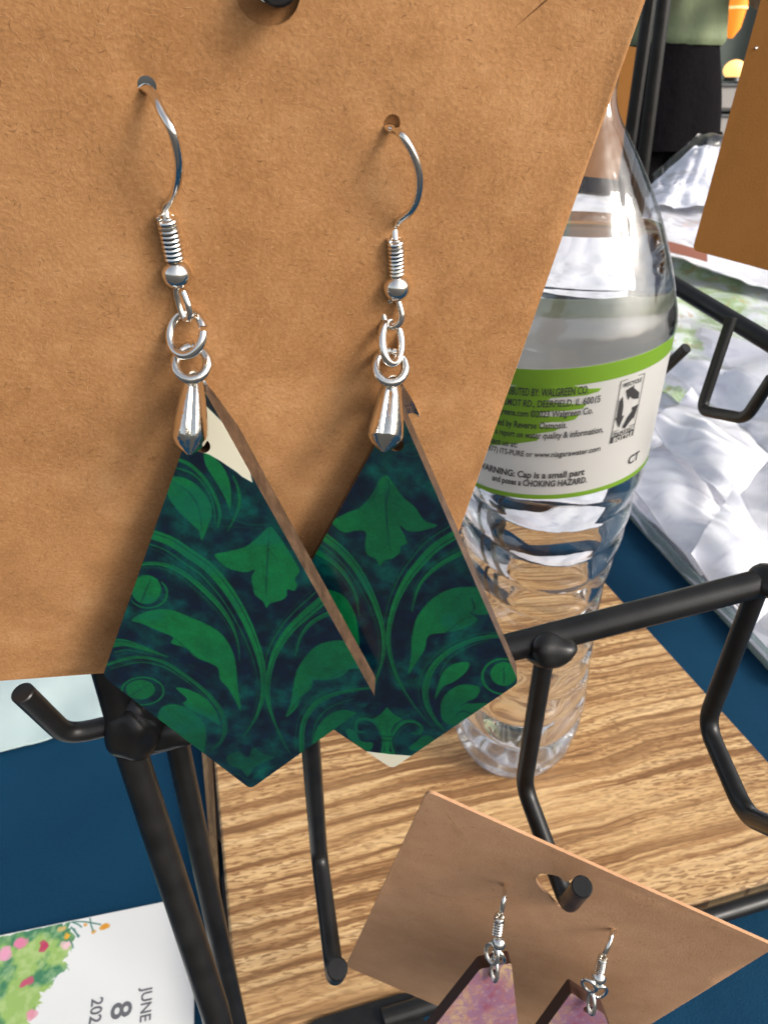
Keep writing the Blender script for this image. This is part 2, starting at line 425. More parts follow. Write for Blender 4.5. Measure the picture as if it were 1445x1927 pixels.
V, F = cloth_mesh(); part('tablecloth', V, F, CLOTH, TR)
tf = FLAT((0, 0, 0), Vector((1, 0, 0)))
PLY = simple('table_board', (.35, .33, .3, 1), .6)
V, F = box(tf, -.745, 1.345, -.055, .975, -.03, -.003); part('tabletop', V, F, PLY, TR, smooth=False)
for x, y in ((-.65, .02), (1.25, .02), (-.65, .9), (1.25, .9)):
    V, F = tube([(x, y, -.72), (x, y, -.03)], .014, 10); part('leg', V, F, BLACK, TR)

# ------------------------------------------------------------------ earring display stand
ZB = .020                                               # top of the wooden base
BU = Vector((.964, .267, 0)).normalized(); BO = Vector((-.045, .104, ZB))
bf = Frame(BO, Vector((0, 0, 1)), BU)
STAND = thing('earring_display_stand', Matrix.Translation(BO) , 'black wire display stand with hooks on a striped wooden base board', 'display stand')
V, F = box(bf, 0, .238, .002, .262, -.016, 0, .0009); part('base_board', V, F, WOOD, STAND, bf, smooth=False)
bb = [PZ(373, 1330, .006), PZ(395, 1330, .006), PZ(418, 1760, .006), PZ(410, 1760, .006)]
bfr = Frame(bb[0], Vector((0, 0, 1)), bb[3] - bb[0]); q4 = [(lambda v: (v.x, v.y))(bfr.inv @ p) for p in bb]
V, F = plate([q4 if (Vector(q4[1]) - Vector(q4[0])).cross(Vector(q4[2]) - Vector(q4[1])) > 0 else q4[::-1]], .0055, bfr, grid=.004); part('side_batten', V, F, WOOD, STAND, bfr, smooth=False)
# side rail with a slot notch
rl = [(398, 1330), (410, 1570), (421, 1590), (425, 1625), (417, 1655), (447, 1990), (458, 1990), (419, 1330)]
rf = Frame(PZ(400, 1500, .013), Vector((0, 0, 1)), BU); q4 = []
for p in rl: v = rf.inv @ PZ(*p, .013); q4.append((v.x, v.y))
V, F = plate([q4 if sum(q4[k - 1][0] * q4[k][1] - q4[k][0] * q4[k - 1][1] for k in range(len(q4))) > 0 else q4[::-1]], .003, rf); part('side_rail', V, F, BLACK, STAND, rf, smooth=False)
RO = .00262; RH = .0017
fz = .004
def rod(name, pts, r, fil=None, n=18, sub=1):
    if fil: pts = fillet(pts, fil)
    V, F = tube(pts, r, n); return part(name, V, F, BLACK, STAND)
# front rail along the board's front edge
rod('front_rail', [bf.w(.045, -.004, .001), bf.w(.30, -.004, .001)], .0030)
# foot plate with a screw hole
fp_ = Frame(bf.w(.036, -.006, .0012), Vector((0, 0, 1)), BU)
V, F = plate([roundpoly([(-.016, -.011), (.022, -.011), (.022, .0075), (-.016, .0075)], .006), circ(.0, -.002, .0032)], .0018, fp_); part('foot_plate', V, F, BLACK, STAND, fp_, smooth=False)
J = P(238, 1385, .121)
rod('post', [P(150, 1060, .104), J, P(404, 1900, .134), P(500, 2300, .16)], RO)
rod('post', [P(290, 1200, .124), P(334, 1400, .133), P(441, 1900, .163), P(510, 2230, .19)], .0022)
BL, BRt = P(236, 1405, .124), P(1980, 955, .127)
bd = BRt - BL
rod('crossbar', [BL, BRt], .00252)
def on_bar(px):                                         # point of the crossbar that shows at column px
    lo, hi = 0., 1.
    for _ in range(40):
        mid = (lo + hi) / 2; q = BL + bd * mid - ORG; dd = cv(0, 0, 1)
        zz = q.dot(dd); x = CX + FPX * q.x / zz
        if x < px: lo = mid
        else: hi = mid
    return BL + bd * lo
rod('hook', [on_bar(578), P(601, 1612, .150), P(630, 1836, .1325), P(635, 1823, .1195)], .00178, .004)
rod('hook', [on_bar(1030), P(985, 1478, .148), P(1068, 1702, .138), P(1095, 1668, .1215)], .00180, .0036)
rod('hook', [on_bar(1428), P(1327, 1362, .145), P(1403, 1535, .131), P(1478, 1566, .115)], .0018, .0045)
rod('hook', [P(222, 1362, .120), P(126, 1384, .118), P(42, 1303, .106)], .0017, .004)
# lumpy welds
def weld(c, r, s, sx=(1, 1, 1)):
    V, F = sphere(c, r, nu=30, nv=20, lump=.30, seed=s, sx=sx); part('weld', V, F, BLACK, STAND)
weld(P(1036, 1222, .1240), .0036, 3, (1.25, 1, .92)); weld(on_bar(1447) - cv(0, 0, .0005), .0033, 9, (1.2, 1, 1)); weld(on_bar(578), .0034, 5)
weld(P(248, 1380, .1195), .0040, 7, (1.1, 1, 1.45)); weld(P(262, 1345, .121), .0044, 12, (1.1, .9, 1.5)); weld(P(300, 1378, .1235), .0036, 15, (1.9, .9, .95))
# top bar (above the picture) carrying the hook of the main card
rod('crossbar', [P(60, -170, .074), P(1250, -330, .080)], RO)
rod('hook', [P(505, -230, .0765), P(512, -60, .0795), P(516, -30, .0655), P(522, -36, .0545)], .0017, .003)
# rear frame
rod('post', [P(1231, -60, .270), bf.w(.211, .187, 0)], RO)
rp2 = P(1256, -60, .262)
rod('post', [rp2, bf.w(.222, .179, 0)], RO)
RB0, RB1 = P(1178, 482, .292), P(1760, 834, .185)
rod('crossbar', [RB0, RB1], .0029)
rod('hook', [P(1376, 597, .2255), P(1318, 772, .236), P(1402, 788, .214), P(1452, 712, .200)], .0018, .004)
rod('hook', [P(1212, 500, .262), P(1195, 705, .262), P(1240, 704, .245), P(1291, 654, .232)], .0018, .004)

# ------------------------------------------------------------------ main kraft card
NC = cv(-2.114888, -6.508992, 6.935690).normalized()    # away from the viewer
cz = .080
c0 = P(500, 700, cz)
XC = cv(4486, -34, 1336)
cf = Frame(c0, -NC, XC)
CK = cf.loc(786, 1225)                                   # hidden lower right corner
ca = cf.loc(1215, 0); 
ed = Vector((ca[0] - CK[0], ca[1] - CK[1])).normalized()
bl = cf.loc(0, 1278); eb = Vector((bl[0] - CK[0], bl[1] - CK[1])).normalized()
W_, H_ = .0700, .099
corners = [CK, tuple(Vector(CK) + ed * H_), tuple(Vector(CK) + ed * H_ + eb * W_), tuple(Vector(CK) + eb * W_)]
corners = corners[::-1] if (Vector(corners[1]) - Vector(corners[0])).cross(Vector(corners[2]) - Vector(corners[1])) < 0 else corners
hl = cf.loc(277, 163); hr = cf.loc(738, 233)
hh = cf.loc(503, -26); _b = cf.loc(503, 50); hhr = math.hypot(hh[0] - _b[0], hh[1] - _b[1])
def heart(c, s, rot):
    out = []
    for k in range(36):
        t = 2 * math.pi * k / 36; x = 16 * math.sin(t) ** 3 / 17; y = (13 * math.cos(t) - 5 * math.cos(2 * t) - 2 * math.cos(3 * t) - math.cos(4 * t)) / 17
        out.append((c[0] + s * (x * math.cos(rot) - y * math.sin(rot)), c[1] + s * (x * math.sin(rot) + y * math.cos(rot))))
    return out
slot = lambda a, b, wd: [(a[0], a[1]), ((a[0] + b[0]) / 2 - (b[1] - a[1]) * wd, (a[1] + b[1]) / 2 + (b[0] - a[0]) * wd), (b[0], b[1]), ((a[0] + b[0]) / 2 + (b[1] - a[1]) * wd, (a[1] + b[1]) / 2 - (b[0] - a[0]) * wd)]
s1 = cf.loc(964, 56); s2 = cf.loc(1075, -38)
rotc = math.atan2(hr[1] - hl[1], hr[0] - hl[0])
warp = lambda x, y: .0006 * math.sin(x * 55 + 1) * math.cos(y * 40) - .0004 * noise.noise(Vector((x * 60, y * 60, 0)))
def dimple(x, y):
    z = warp(x, y)
    for h in (hl, hr): z -= .00035 * math.exp(-((x - h[0]) ** 2 + (y - h[1]) ** 2) / (2 * .0013 ** 2))
    return z
CARD = thing('earring_card', cf.m, 'large tan kraft card in the foreground with two green kite earrings hooked through it', 'earring card')
V, F = plate([roundpoly(corners, .0018), circ(*hl, .00078, 24), circ(*hr, .00078, 24), circ(*hh, hhr, 40), slot(s1, s2, .012)], .00045, cf, grid=.0016, warp=dimple)
part('card', V, F, KRAFT, CARD, cf)
def fibres(frame, poly, warpf, n, mat, name, parent, wr=(.00003, .00005), lr=(.0005, .0017), excl=(), curl=1.0):
    V = []; F = []; xs = [p[0] for p in poly]; ys = [p[1] for p in poly]; c = 0
    while c < n:
        x = random.uniform(min(xs), max(xs)); y = random.uniform(min(ys), max(ys))
        if not inside((x, y), poly) or any((x - e[0]) ** 2 + (y - e[1]) ** 2 < e[2] ** 2 for e in excl): continue
        c += 1; L = random.uniform(*lr) * random.uniform(.5, 1); a = random.uniform(0, 6.28); k = random.gauss(0, 1.3) * curl; wd = random.uniform(*wr); m = 6; b = len(V)
        z0 = random.uniform(.00001, .00003)
        for i in range(m + 1):
            t = i / m; wdt = wd * (.4 + .6 * math.sin(math.pi * (t * .9 + .05)))
            nx, ny = -math.sin(a), math.cos(a); z = warpf(x, y) + z0 + .00002
            V += [frame.w(x + nx * wdt, y + ny * wdt, z), frame.w(x - nx * wdt, y - ny * wdt, z)]
            x += math.cos(a) * L / m; y += math.sin(a) * L / m; a += k / m
        for i in range(m): F.append((b + 2 * i, b + 2 * i + 1, b + 2 * i + 3, b + 2 * i + 2))
    return tag(part(name, V, F, mat, parent, frame), kind='stuff')
inner = [tuple(Vector(c) * .97 + Vector(cf.loc(500, 600)) * .03) for c in corners]
ex = [(hl[0], hl[1], .0025), (hr[0], hr[1], .0025), (hh[0], hh[1], .006), ((s1[0] + s2[0]) / 2, (s1[1] + s2[1]) / 2, .004)]
fibres(cf, inner, dimple, 2600, FIB_D, 'dark_paper_fibres', CARD, wr=(.000010, .000020), lr=(.0002, .0010), curl=.8, excl=ex)
fibres(cf, inner, dimple, 1900, FIB_L, 'pale_paper_fibres', CARD, wr=(.000012, .000024), lr=(.0003, .0009), excl=ex, curl=.6)
# a second card right behind it on the same hook
cb = Frame(cf.w(.0, .0, -.0009), cf.n, cf.x)
bc = [(p[0] * .96 - .001, p[1] + (.004 if p[1] < 0 else .002)) for p in corners]
B2 = thing('earring_card', cb.m, 'tan kraft card hidden behind the large foreground card, glimpsed through its hanging hole', 'earring card')
bh = cb.inv @ cb.pix(514, -50)
_l = cb.inv @ cb.pix(276, 158); V, F = plate([roundpoly(bc, .002), circ(bh.x, bh.y, .0021, 24), circ(_l.x, _l.y, .0010, 24)], .00045, cb); part('card', V, F, KRAFT, B2, cb)

# ------------------------------------------------------------------ green kite earrings
IV = np.array([226, 220, 196]) / 255.
def kite_print(name, frame, corners2, shapes, zoom, seed, ivory):
    xs = [c[0] for c in corners2]; ys = [c[1] for c in corners2]
    r = Raster(min(xs) - .001, max(xs) + .001, min(ys) - .001, max(ys) + .001, .00009)
    H, W = r.h, r.w
    n1 = fbm(H, W, 60, seed); n2 = fbm(H, W, 14, seed + 9, 3); n3 = fbm(H, W, 130, seed + 21, 2)
    nf = vnoise(H, W, 2.2, seed + 77); nm = fbm(H, W, 22, seed + 33, 4); nb = np.clip((.5 * n1 + .5 * nm - .38) * 3.4, 0, 1)[..., None]
    navy = np.array([2, 20, 38]) / 255.; teal = np.array([0, 64, 60]) / 255.
    base = navy * (1 - nb) + teal * nb; base = base * (.6 + .55 * n2[..., None] + .25 * nf[..., None])
    g1 = np.array([0, 76, 48]) / 255.; g2 = np.array([6, 98, 52]) / 255.; g3 = np.array([0, 88, 76]) / 255.
    k = np.clip((n3 - .35) * 3, 0, 1)[..., None]; green = (g1 * (1 - k) + g2 * k) * (.80 + .22 * n2[..., None] + .16 * nf[..., None])
    kk = np.clip((n1 - .6) * 4, 0, .5)[..., None]; green = green * (1 - kk) + g3 * kk
    r.img[..., :3] = base
    ox, oy, sc = zoom; ppm = None
    def T(x, y): return frame.loc(ox + x / sc, oy + y / sc)
    a, b = T(600, 1000), T(700, 1000); ppm = math.hypot(a[0] - b[0], a[1] - b[1]) / 100
    soft = .80 + .35 * (n2 > .0)
    for kind, pts, op in shapes:
        if kind == 'p': q = cr([T(*p) for p in pts], 5, True); r.blend(r.polymask(q), green, op)
        elif kind == 'P': r.blend(r.polymask([T(*p) for p in pts]), green, op)
        elif kind == 's': q = cr([(*T(p[0], p[1]), p[2] * ppm) for p in pts], 6); r.blend(r.strokemask(q), green, op)
        elif kind == 'd': q = cr([(*T(p[0], p[1]), p[2] * ppm) for p in pts], 6); r.blend(r.strokemask(q), base, op)
        elif kind == 'i': r.blend(r.polymask([T(*p) for p in pts]), IV, 1)
    # companion lines: a fine scroll line beside every broad band and a darker groove inside it
    for kind, pts, op in shapes:
        if kind != 's' or max(p[2] for p in pts) < 22: continue
        q = cr([(*T(p[0], p[1]), p[2] * ppm) for p in pts], 6)
        for f, wd, col, o_ in ((.16, .10, base, .75), (-1.05, .16, green, .75), (-1.45, .08, green, .45)):
            L = []
            for i in range(len(q)):
                d = q[min(i + 1, len(q) - 1)][:2] - q[max(i - 1, 0)][:2]; d = d / (np.hypot(*d) + 1e-12)
                L.append((q[i][0] - d[1] * q[i][2] * f, q[i][1] + d[0] * q[i][2] * f, max(q[i][2], 0) * wd))
            r.blend(r.strokemask(L), col, o_)
    rg = np.random.RandomState(seed + 3)
    for kind, pts, op in shapes:                          # veins in the broad leaves
        if kind != 'p' or len(pts) < 12: continue
        q = np.array([T(*p) for p in pts]); k0 = int(np.argmax(np.hypot(*(q - q.mean(0)).T))); tip = q[k0]; far = q[(k0 + len(q) // 2) % len(q)]; c_ = q.mean(0)
        L = cr([(*tip, .00004), (*(tip * .45 + c_ * .55), .00022), (*(c_ * .55 + far * .45), .00012), (*(far * .8 + c_ * .2), .00003)], 6); r.blend(r.strokemask(L), base, .55)
        for t in (.3, .5, .7):
            a_ = L[int(t * (len(L) - 1))][:2]; e_ = q[rg.randint(len(q))]; r.blend(r.strokemask([(*a_, .00010), (*(a_ * .45 + e_ * .55), .00003)]), base, .4)
    for kind, pts, op in shapes:                          # unprinted ivory ground at the sheet's edge
        if kind == 'i': r.blend(r.polymask([T(*p) for p in pts]), IV, 1)
    return r, r.image(name)
ell = lambda cx, cy, rx, ry, n=16: [(cx + rx * math.cos(2 * math.pi * k / n), cy + ry * math.sin(2 * math.pi * k / n)) for k in range(n)]
ring = lambda cx, cy, rx, ry, wd, n=20: [(cx + rx * math.cos(2 * math.pi * k / n), cy + ry * math.sin(2 * math.pi * k / n), wd) for k in range(n + 1)]
LS = [
 ('p', [(325,480),(400,478),(470,520),(520,590),(528,640),(510,700),(482,762),(470,720),(440,690),(370,620),(330,560)], 1),
 ('d', [(350,500,4),(420,540,8),(470,620,8),(485,740,4)], .5),
 ('s', [(345,385,18),(430,420,18),(500,490,16),(545,570,14),(565,640,14),(555,700,5)], .9),
 ('s', [(355,430,8),(440,460,9),(500,520,9),(535,600,8),(545,690,3)], .8),
 ('p', [(495,365),(560,405),(600,470),(615,540),(612,625),(600,600),(575,545),(530,470),(500,420)], 1),
 ('s', [(625,470,8),(650,540,12),(648,620,12),(600,720,3)], .8),
 ('s', [(420,640,3),(600,660,5),(690,690,8),(790,690,4)], .35), ('s', [(430,700,3),(600,700,6),(760,710,4)], .25),
 ('p', [(540,828),(600,812),(680,790),(740,745),(790,700),(830,740),(870,800),(900,850),(925,900),(905,935),(915,965),(900,990),(870,985),(868,1012),(850,1030),(820,1040),(790,1050),(775,1068),(760,1040),(725,1010),(715,980),(708,930),(722,895),(690,905),(640,900),(590,880)], .95),
 ('s', [(232,728,50),(340,765,52),(430,825,54),(520,890,54),(600,985,50),(665,1090,46),(715,1200,40),(750,1310,34),(762,1400,28),(755,1480,22),(725,1570,14),(670,1655,3)], 1),
 ('s', [(195,872,16),(290,868,20),(390,905,26),(490,985,28),(570,1070,24),(620,1150,16),(648,1230,8),(655,1310,2)], .95),
 ('s', [(1040,1025,50),(940,1110,46),(880,1170,40),(825,1250,34),(795,1330,28),(780,1420,26),(785,1500,22),(810,1580,14),(850,1670,8),(890,1735,2)], 1),
 ('s', [(1060,1090,26),(980,1135,22),(930,1200,14),(906,1290,3)], .95),
 ('p', ell(232, 985, 68, 66), 1), ('s', ring(240, 1000, 86, 68, 9), .9),
 ('d', [(170,930,8),(220,905,10),(280,930,10),(305,990,10),(280,1040,8)], .9), ('d', [(150,1020,8),(200,1050,10),(260,1052,8)], .9),
 ('p', [(165,1122),(240,1082),(330,1075),(420,1105),(520,1150),(580,1195),(620,1260),(638,1330),(645,1420),(660,1535),(630,1480),(600,1430),(565,1390),(555,1340),(500,1310),(450,1290),(410,1250),(345,1228),(350,1200),(270,1165),(215,1140)], 1),
 ('p', [(1215,1250),(1150,1222),(1090,1215),(1010,1235),(950,1290),(910,1360),(895,1440),(885,1500),(862,1562),(905,1530),(940,1470),(978,1430),(988,1395),(1050,1395),(1110,1380),(1160,1345),(1230,1340)], 1),
 ('s', [(70,1230,52),(130,1225,44),(200,1245,30),(260,1265,18),(330,1290,6)], .9),
 ('s', [(55,1325,18),(180,1292,20),(300,1310,22),(400,1370,22),(490,1440,24),(560,1520,26),(588,1600,26),(572,1670,20),(530,1710,8)], .8),
 ('s', [(70,1345,5),(200,1315,7),(320,1340,7),(430,1410,6)], .7),
 ('s', ring(215, 1445, 95, 62, 10), .85), ('p', ell(205, 1438, 66, 44), .85),
 ('p', [(365,1430),(430,1440),(500,1480),(550,1540),(560,1595),(510,1565),(430,1530),(398,1500),(415,1480)], .95),
 ('p', [(300,1520),(360,1505),(430,1530),(490,1590),(502,1660),(482,1735),(430,1690),(370,1650),(330,1610),(285,1575)], .9),
 ('s', [(1275,1428,14),(1170,1440,20),(1080,1460,26),(1000,1500,28),(950,1570,28),(935,1640,28),(935,1720,28)], .95),
 ('s', [(1170,1480,5),(1060,1520,8),(1000,1590,8),(980,1680,5)], .7),
 ('p', [(1190,1550),(1120,1530),(1050,1558),(1000,1620),(985,1690),(1020,1680),(1080,1640),(1150,1600)], .95),
 ('p', [(595,1742),(650,1720),(690,1745),(715,1700),(745,1722),(810,1745),(760,1770),(720,1790),(690,1835),(660,1800),(610,1780)], .55),
 ('s', [(600,1850,8),(640,1820,10),(700,1850,10),(760,1800,10),(840,1780,8)], .35),
 ('i', [(470,120),(610,260),(700,440),(712,500),(666,474),(640,452),(590,418),(560,398),(515,372),(480,362)], 1),
 ('P', [(527,280),(540,278),(552,295),(538,296)], 1)]
RS = [
 ('p', [(445,412),(480,450),(530,520),(590,570),(640,640),(705,663),(650,685),(600,695),(550,690),(515,665),(545,730),(550,755),(520,770),(515,800),(480,830),(440,840),(412,868),(395,835),(350,810),(340,760),(345,700),(300,690),(240,700),(190,672),(178,640),(250,600),(320,570),(380,500),(410,440)], 1),
 ('d', [(455,430,5),(460,480,8),(445,560,3)], .8), ('d', [(400,450,4),(395,500,6),(350,560,3)], .5),
 ('s', [(100,695,48),(210,780,48),(290,870,44),(350,970,38),(395,1070,32),(425,1170,26),(435,1260,22),(425,1350,18),(400,1430,12),(370,1520,3)], 1),
 ('s', [(830,690,50),(700,770,50),(620,850,46),(550,940,40),(495,1050,32),(462,1170,26),(460,1280,24),(490,1400,20),(540,1500,14),(610,1600,8),(690,1690,2)], 1),
 ('s', [(85,790,28),(190,860,26),(250,930,20),(295,1020,12),(312,1120,3)], 1), ('s', [(850,790,26),(720,860,24),(640,930,18),(600,1000,12),(576,1100,3)], 1),
 ('p', [(910,978),(820,975),(740,995),(660,1050),(600,1130),(575,1230),(572,1320),(558,1415),(600,1350),(640,1290),(660,1220),(740,1205),(820,1190),(885,1160),(905,1135),(868,1105),(920,1115),(975,1100),(950,1020)], 1),
 ('d', [(875,1030,6),(890,1080,8),(870,1110,4)], .8),
 ('p', [(130,985),(220,1010),(270,1070),(300,1150),(312,1290),(280,1220),(200,1120),(140,1040)], 1),
 ('p', [(20,1270),(80,1240),(180,1290),(200,1340),(260,1400),(300,1500),(250,1470),(150,1420),(40,1360)], .8),
 ('s', [(1080,1222,22),(960,1225,26),(860,1250,28),(760,1300,30),(680,1380,34),(645,1470,36),(650,1560,32),(690,1640,24),(745,1700,8)], 1),
 ('s', [(1060,1190,4),(960,1215,8),(860,1260,6)], .7),
 ('s', [(960,1240,4),(850,1280,8),(760,1340,8),(715,1420,6)], .6),
 ('p', ell(1038, 1412, 68, 60), 1), ('s', ring(1035, 1425, 105, 88, 14), .95), ('d', ring(1035, 1418, 84, 72, 10), .6),
 ('p', [(690,1540),(705,1470),(735,1400),(790,1360),(862,1355),(850,1400),(790,1450),(735,1475),(705,1520)], 1),
 ('p', [(728,1640),(722,1560),(760,1500),(830,1465),(915,1480),(900,1530),(850,1560),(955,1560),(910,1600),(850,1640),(780,1670)], 1),
 ('d', [(950,1545,4),(880,1545,10),(820,1575,4)], .9), ('d', [(900,1620,4),(830,1600,10),(790,1630,4)], .8),
 ('P', [(450,1578),(480,1612),(528,1640),(492,1662),(470,1700),(462,1800),(500,1830),(400,1830),(440,1800),(438,1730),(422,1690),(378,1640),(420,1615)], 1),
 ('s', [(420,1830,14),(432,1750,18),(410,1680,24),(370,1645,26),(320,1640,24),(295,1665,20),(302,1700,16),(338,1705,8)], 1),
 ('s', [(490,1830,14),(468,1750,18),(495,1690,24),(535,1655,26),(585,1652,24),(622,1678,20),(615,1712,16),(580,1712,8)], 1),
 ('d', [(390,1722,5),(450,1726,5),(520,1728,5)], .9), ('d', [(390,1745,5),(450,1748,5),(520,1750,5)], .9), ('d', [(450,1650,3),(450,1720,5)], .6),
 ('p', [(245,1690),(290,1700),(320,1750),(380,1760),(360,1800),(300,1770),(255,1730)], .9),
 ('p', [(690,1740),(640,1720),(600,1750),(560,1790),(620,1800),(670,1780)], .9),
 ('s', ring(575, 285, 50, 32, 4), .5),
 ('i', [(330,1800),(470,1817),(600,1826),(560,1870),(450,1920),(380,1850)], 1)]

def bend_ring(c, rx, ry, wire, tilt_axis, ang, gap=None, n=40, plane=None, start=0.0):
    """oval wire ring in photo axes around pixel/depth point c; plane tilted about an axis"""
    pts = []; rot = Matrix.Rotation(ang, 3, Vector(tilt_axis).normalized())
    g = gap or 0
    for k in range(n + (1 if g else 0)):
        a = start + g / 2 + (2 * math.pi - g) * k / n
        q = rot @ Vector((rx * math.cos(a), ry * math.sin(a), 0)); pts.append(c + cv(q.x, q.y, q.z))
    return tube(pts, wire, 10, closed=not g)

def bail(top, tip, wid, back, soft, parent):
    """pinch bail: ridged front leaf curving down to a pointed tip, and a plain back leaf"""
    V = []; F = []; ax = (tip - top); L = ax.length; ax.normalize()
    view = (ORG - top).normalized(); side = ax.cross(view).normalized(); out = side.cross(ax).normalized()
    prof = [(0, .42, .30), (.05, .56, .55), (.2, .70, .75), (.4, .84, .88), (.6, .96, .95), (.74, 1.0, .95), (.79, .98, .88), (.87, .78, .62), (.94, .46, .36), (1.0, .12, .12)]
    prof = cr(prof, 4) if soft else [p for i in range(len(prof) - 1) for p in (prof[i], tuple((a + b) / 2 for a, b in zip(prof[i], prof[i + 1])))] + [prof[-1]]; m = 15
    for t, hw, dp in prof:
        for i in range(m):
            u = i / (m - 1) * 2 - 1
            ridge = ((1 - abs(u) ** 1.9) ** .7 if abs(u) < 1 else 0) if soft else float(np.interp(abs(u), [0, .30, .34, .72, 1], [.80, .98, 1.0, .62, 0]))
            crease = -.20 * math.exp(-((u - .1) / .22) ** 2) if soft else 0
            z = wid * .58 * dp * (ridge + crease * (t > .12))
            V.append(top + ax * (t * L) + side * (u * hw * wid * .5) * 1.0 + out * (z - wid * .15))
    n = len(prof)
    for j in range(n - 1):
        for i in range(m - 1): a = j * m + i; F.append((a, a + 1, a + m + 1, a + m))
    b0 = len(V)
    for j in range(n):                                    # inner skin
        for i in range(m):
            q = V[j * m + i]; V.append(q - out * wid * .10)
    for j in range(n - 1):
        for i in range(m - 1): a = b0 + j * m + i; F.append((a, a + m, a + m + 1, a + 1))
    edge = [i for i in range(m)] + [j * m + m - 1 for j in range(1, n)] + [(n - 1) * m + i for i in range(m - 2, -1, -1)] + [j * m for j in range(n - 2, 0, -1)]
    for k in range(len(edge)): a, b = edge[k], edge[(k + 1) % len(edge)]; F.append((b, a, a + b0, b + b0))
    b = part('bail', V, F, SILVER_R, parent, sharp=24)
    # back leaf
    V = []; F = []; m = 9; ax2 = (back - top); L2 = ax2.length; ax2.normalize(); side2 = ax2.cross(view).normalized(); out2 = side2.cross(ax2)
    prof = cr([(0, .4, 0), (.15, .62, 0), (.5, .86, 0), (.85, .6, 0), (1, .12, 0)], 4)
    for t, hw, _ in prof:
        for i in range(m):
            u = i / (m - 1) * 2 - 1
            V.append(top + ax2 * (t * L2) + side2 * (u * hw * wid * .46 + wid * .16 * math.sin(math.pi * t)) - out2 * (wid * .12 * (1 - u * u) + .0))
    n = len(prof)
    for j in range(n - 1):
        for i in range(m - 1): a = j * m + i; F.append((a, a + 1, a + m + 1, a + m))
    b0 = len(V); V += [q - out2 * wid * .07 for q in V[:b0]]
    for j in range(n - 1):
        for i in range(m - 1): a = b0 + j * m + i; F.append((a, a + m, a + m + 1, a + 1))
    edge = [i for i in range(m)] + [j * m + m - 1 for j in range(1, n)] + [(n - 1) * m + i for i in range(m - 2, -1, -1)] + [j * m for j in range(n - 2, 0, -1)]
    for k in range(len(edge)): a, bb = edge[k], edge[(k + 1) % len(edge)]; F.append((bb, a, a + b0, bb + b0))
    part('back_prong', V, F, SILVER_R, b)
    return b

def earring(label, spec):
    E = thing('earring', spec['wire'][0], label, 'earring', 'green kite earrings on the large card')
    pts = [Vector(p) for p in cr([tuple(p) for p in spec['wire']], 8)]
    V, F = tube(pts, .00040, 12); part('ear_wire', V, F, SILVER, E)
    a, b = spec['coil']; r = spec['coil_r']; turns = 9.6; ax = (b - a); L = ax.length; wr = L / turns * .47; axn = ax.normalized(); u = axn.orthogonal().normalized(); v_ = axn.cross(u)
    hp = []
    for k in range(int(turns * 18) + 1):
        t = k / (turns * 18); an = 2 * math.pi * turns * t; hp.append(a + ax * t + (u * math.cos(an) + v_ * math.sin(an)) * (r - wr))
    V, F = tube(hp, wr, 8)
    tube([a, b], r - wr * 1.7, 12, VF=(V, F)); part('wire_coil', V, F, SILVER, E)
    V, F = sphere(spec['bead'], spec['bead_r'], nu=36, nv=24); part('bead', V, F, SILVER, E)
    V, F = tube([Vector(p) for p in cr([tuple(p) for p in spec['loop']], 8)], .00036, 10); part('wire_loop', V, F, SILVER, E)
    for c, rx, ry, wr, axis, ang, gap, st in spec['rings']:
        V, F = bend_ring(c, rx, ry, wr, axis, ang, gap, start=st); part('jump_ring', V, F, SILVER, E)
    bl_ = bail(*spec['bail'], E)
    c, rx, ry, wr, axis, ang, gap, st = spec['bail_ring']
    V, F = bend_ring(c, rx, ry, wr, axis, ang, gap, start=st); part('bail_ring', V, F, SILVER_R, bl_)
    kf = spec['frame']; cs = [kf.loc(*p) for p in spec['corners']]; hole = kf.loc(*spec['hole'])
    if (Vector(cs[1]) - Vector(cs[0])).cross(Vector(cs[2]) - Vector(cs[1])) < 0: cs = cs[::-1]
    outl = roundpoly(cs, .0011); th = spec.get('th', .0029)
    V, F = plate([outl, circ(*hole, .00095, 24)], th, kf); pen = part('pendant', V, F, EDGE, E, kf, smooth=False)
    r_, im = kite_print(spec['name'], kf, cs, spec['shapes'], spec['zoom'], spec['seed'], None)
    x0, y0, w0, h0 = r_.x0, r_.y0, r_.w * r_.res, r_.h * r_.res
    pf = Frame(kf.w(0, 0, .00008), kf.n, kf.x)
    V, F = plate([outl, circ(*hole, .00095, 24)], .00006, pf)
    part('printed_face', V, F, print_material(spec['name'], im), pen, pf, smooth=False, uv=lambda q: ((q.x - x0) / w0, (q.y - y0) / h0))
    return E
mm = .001
def pxr(n, Z): return n * Z / FPX
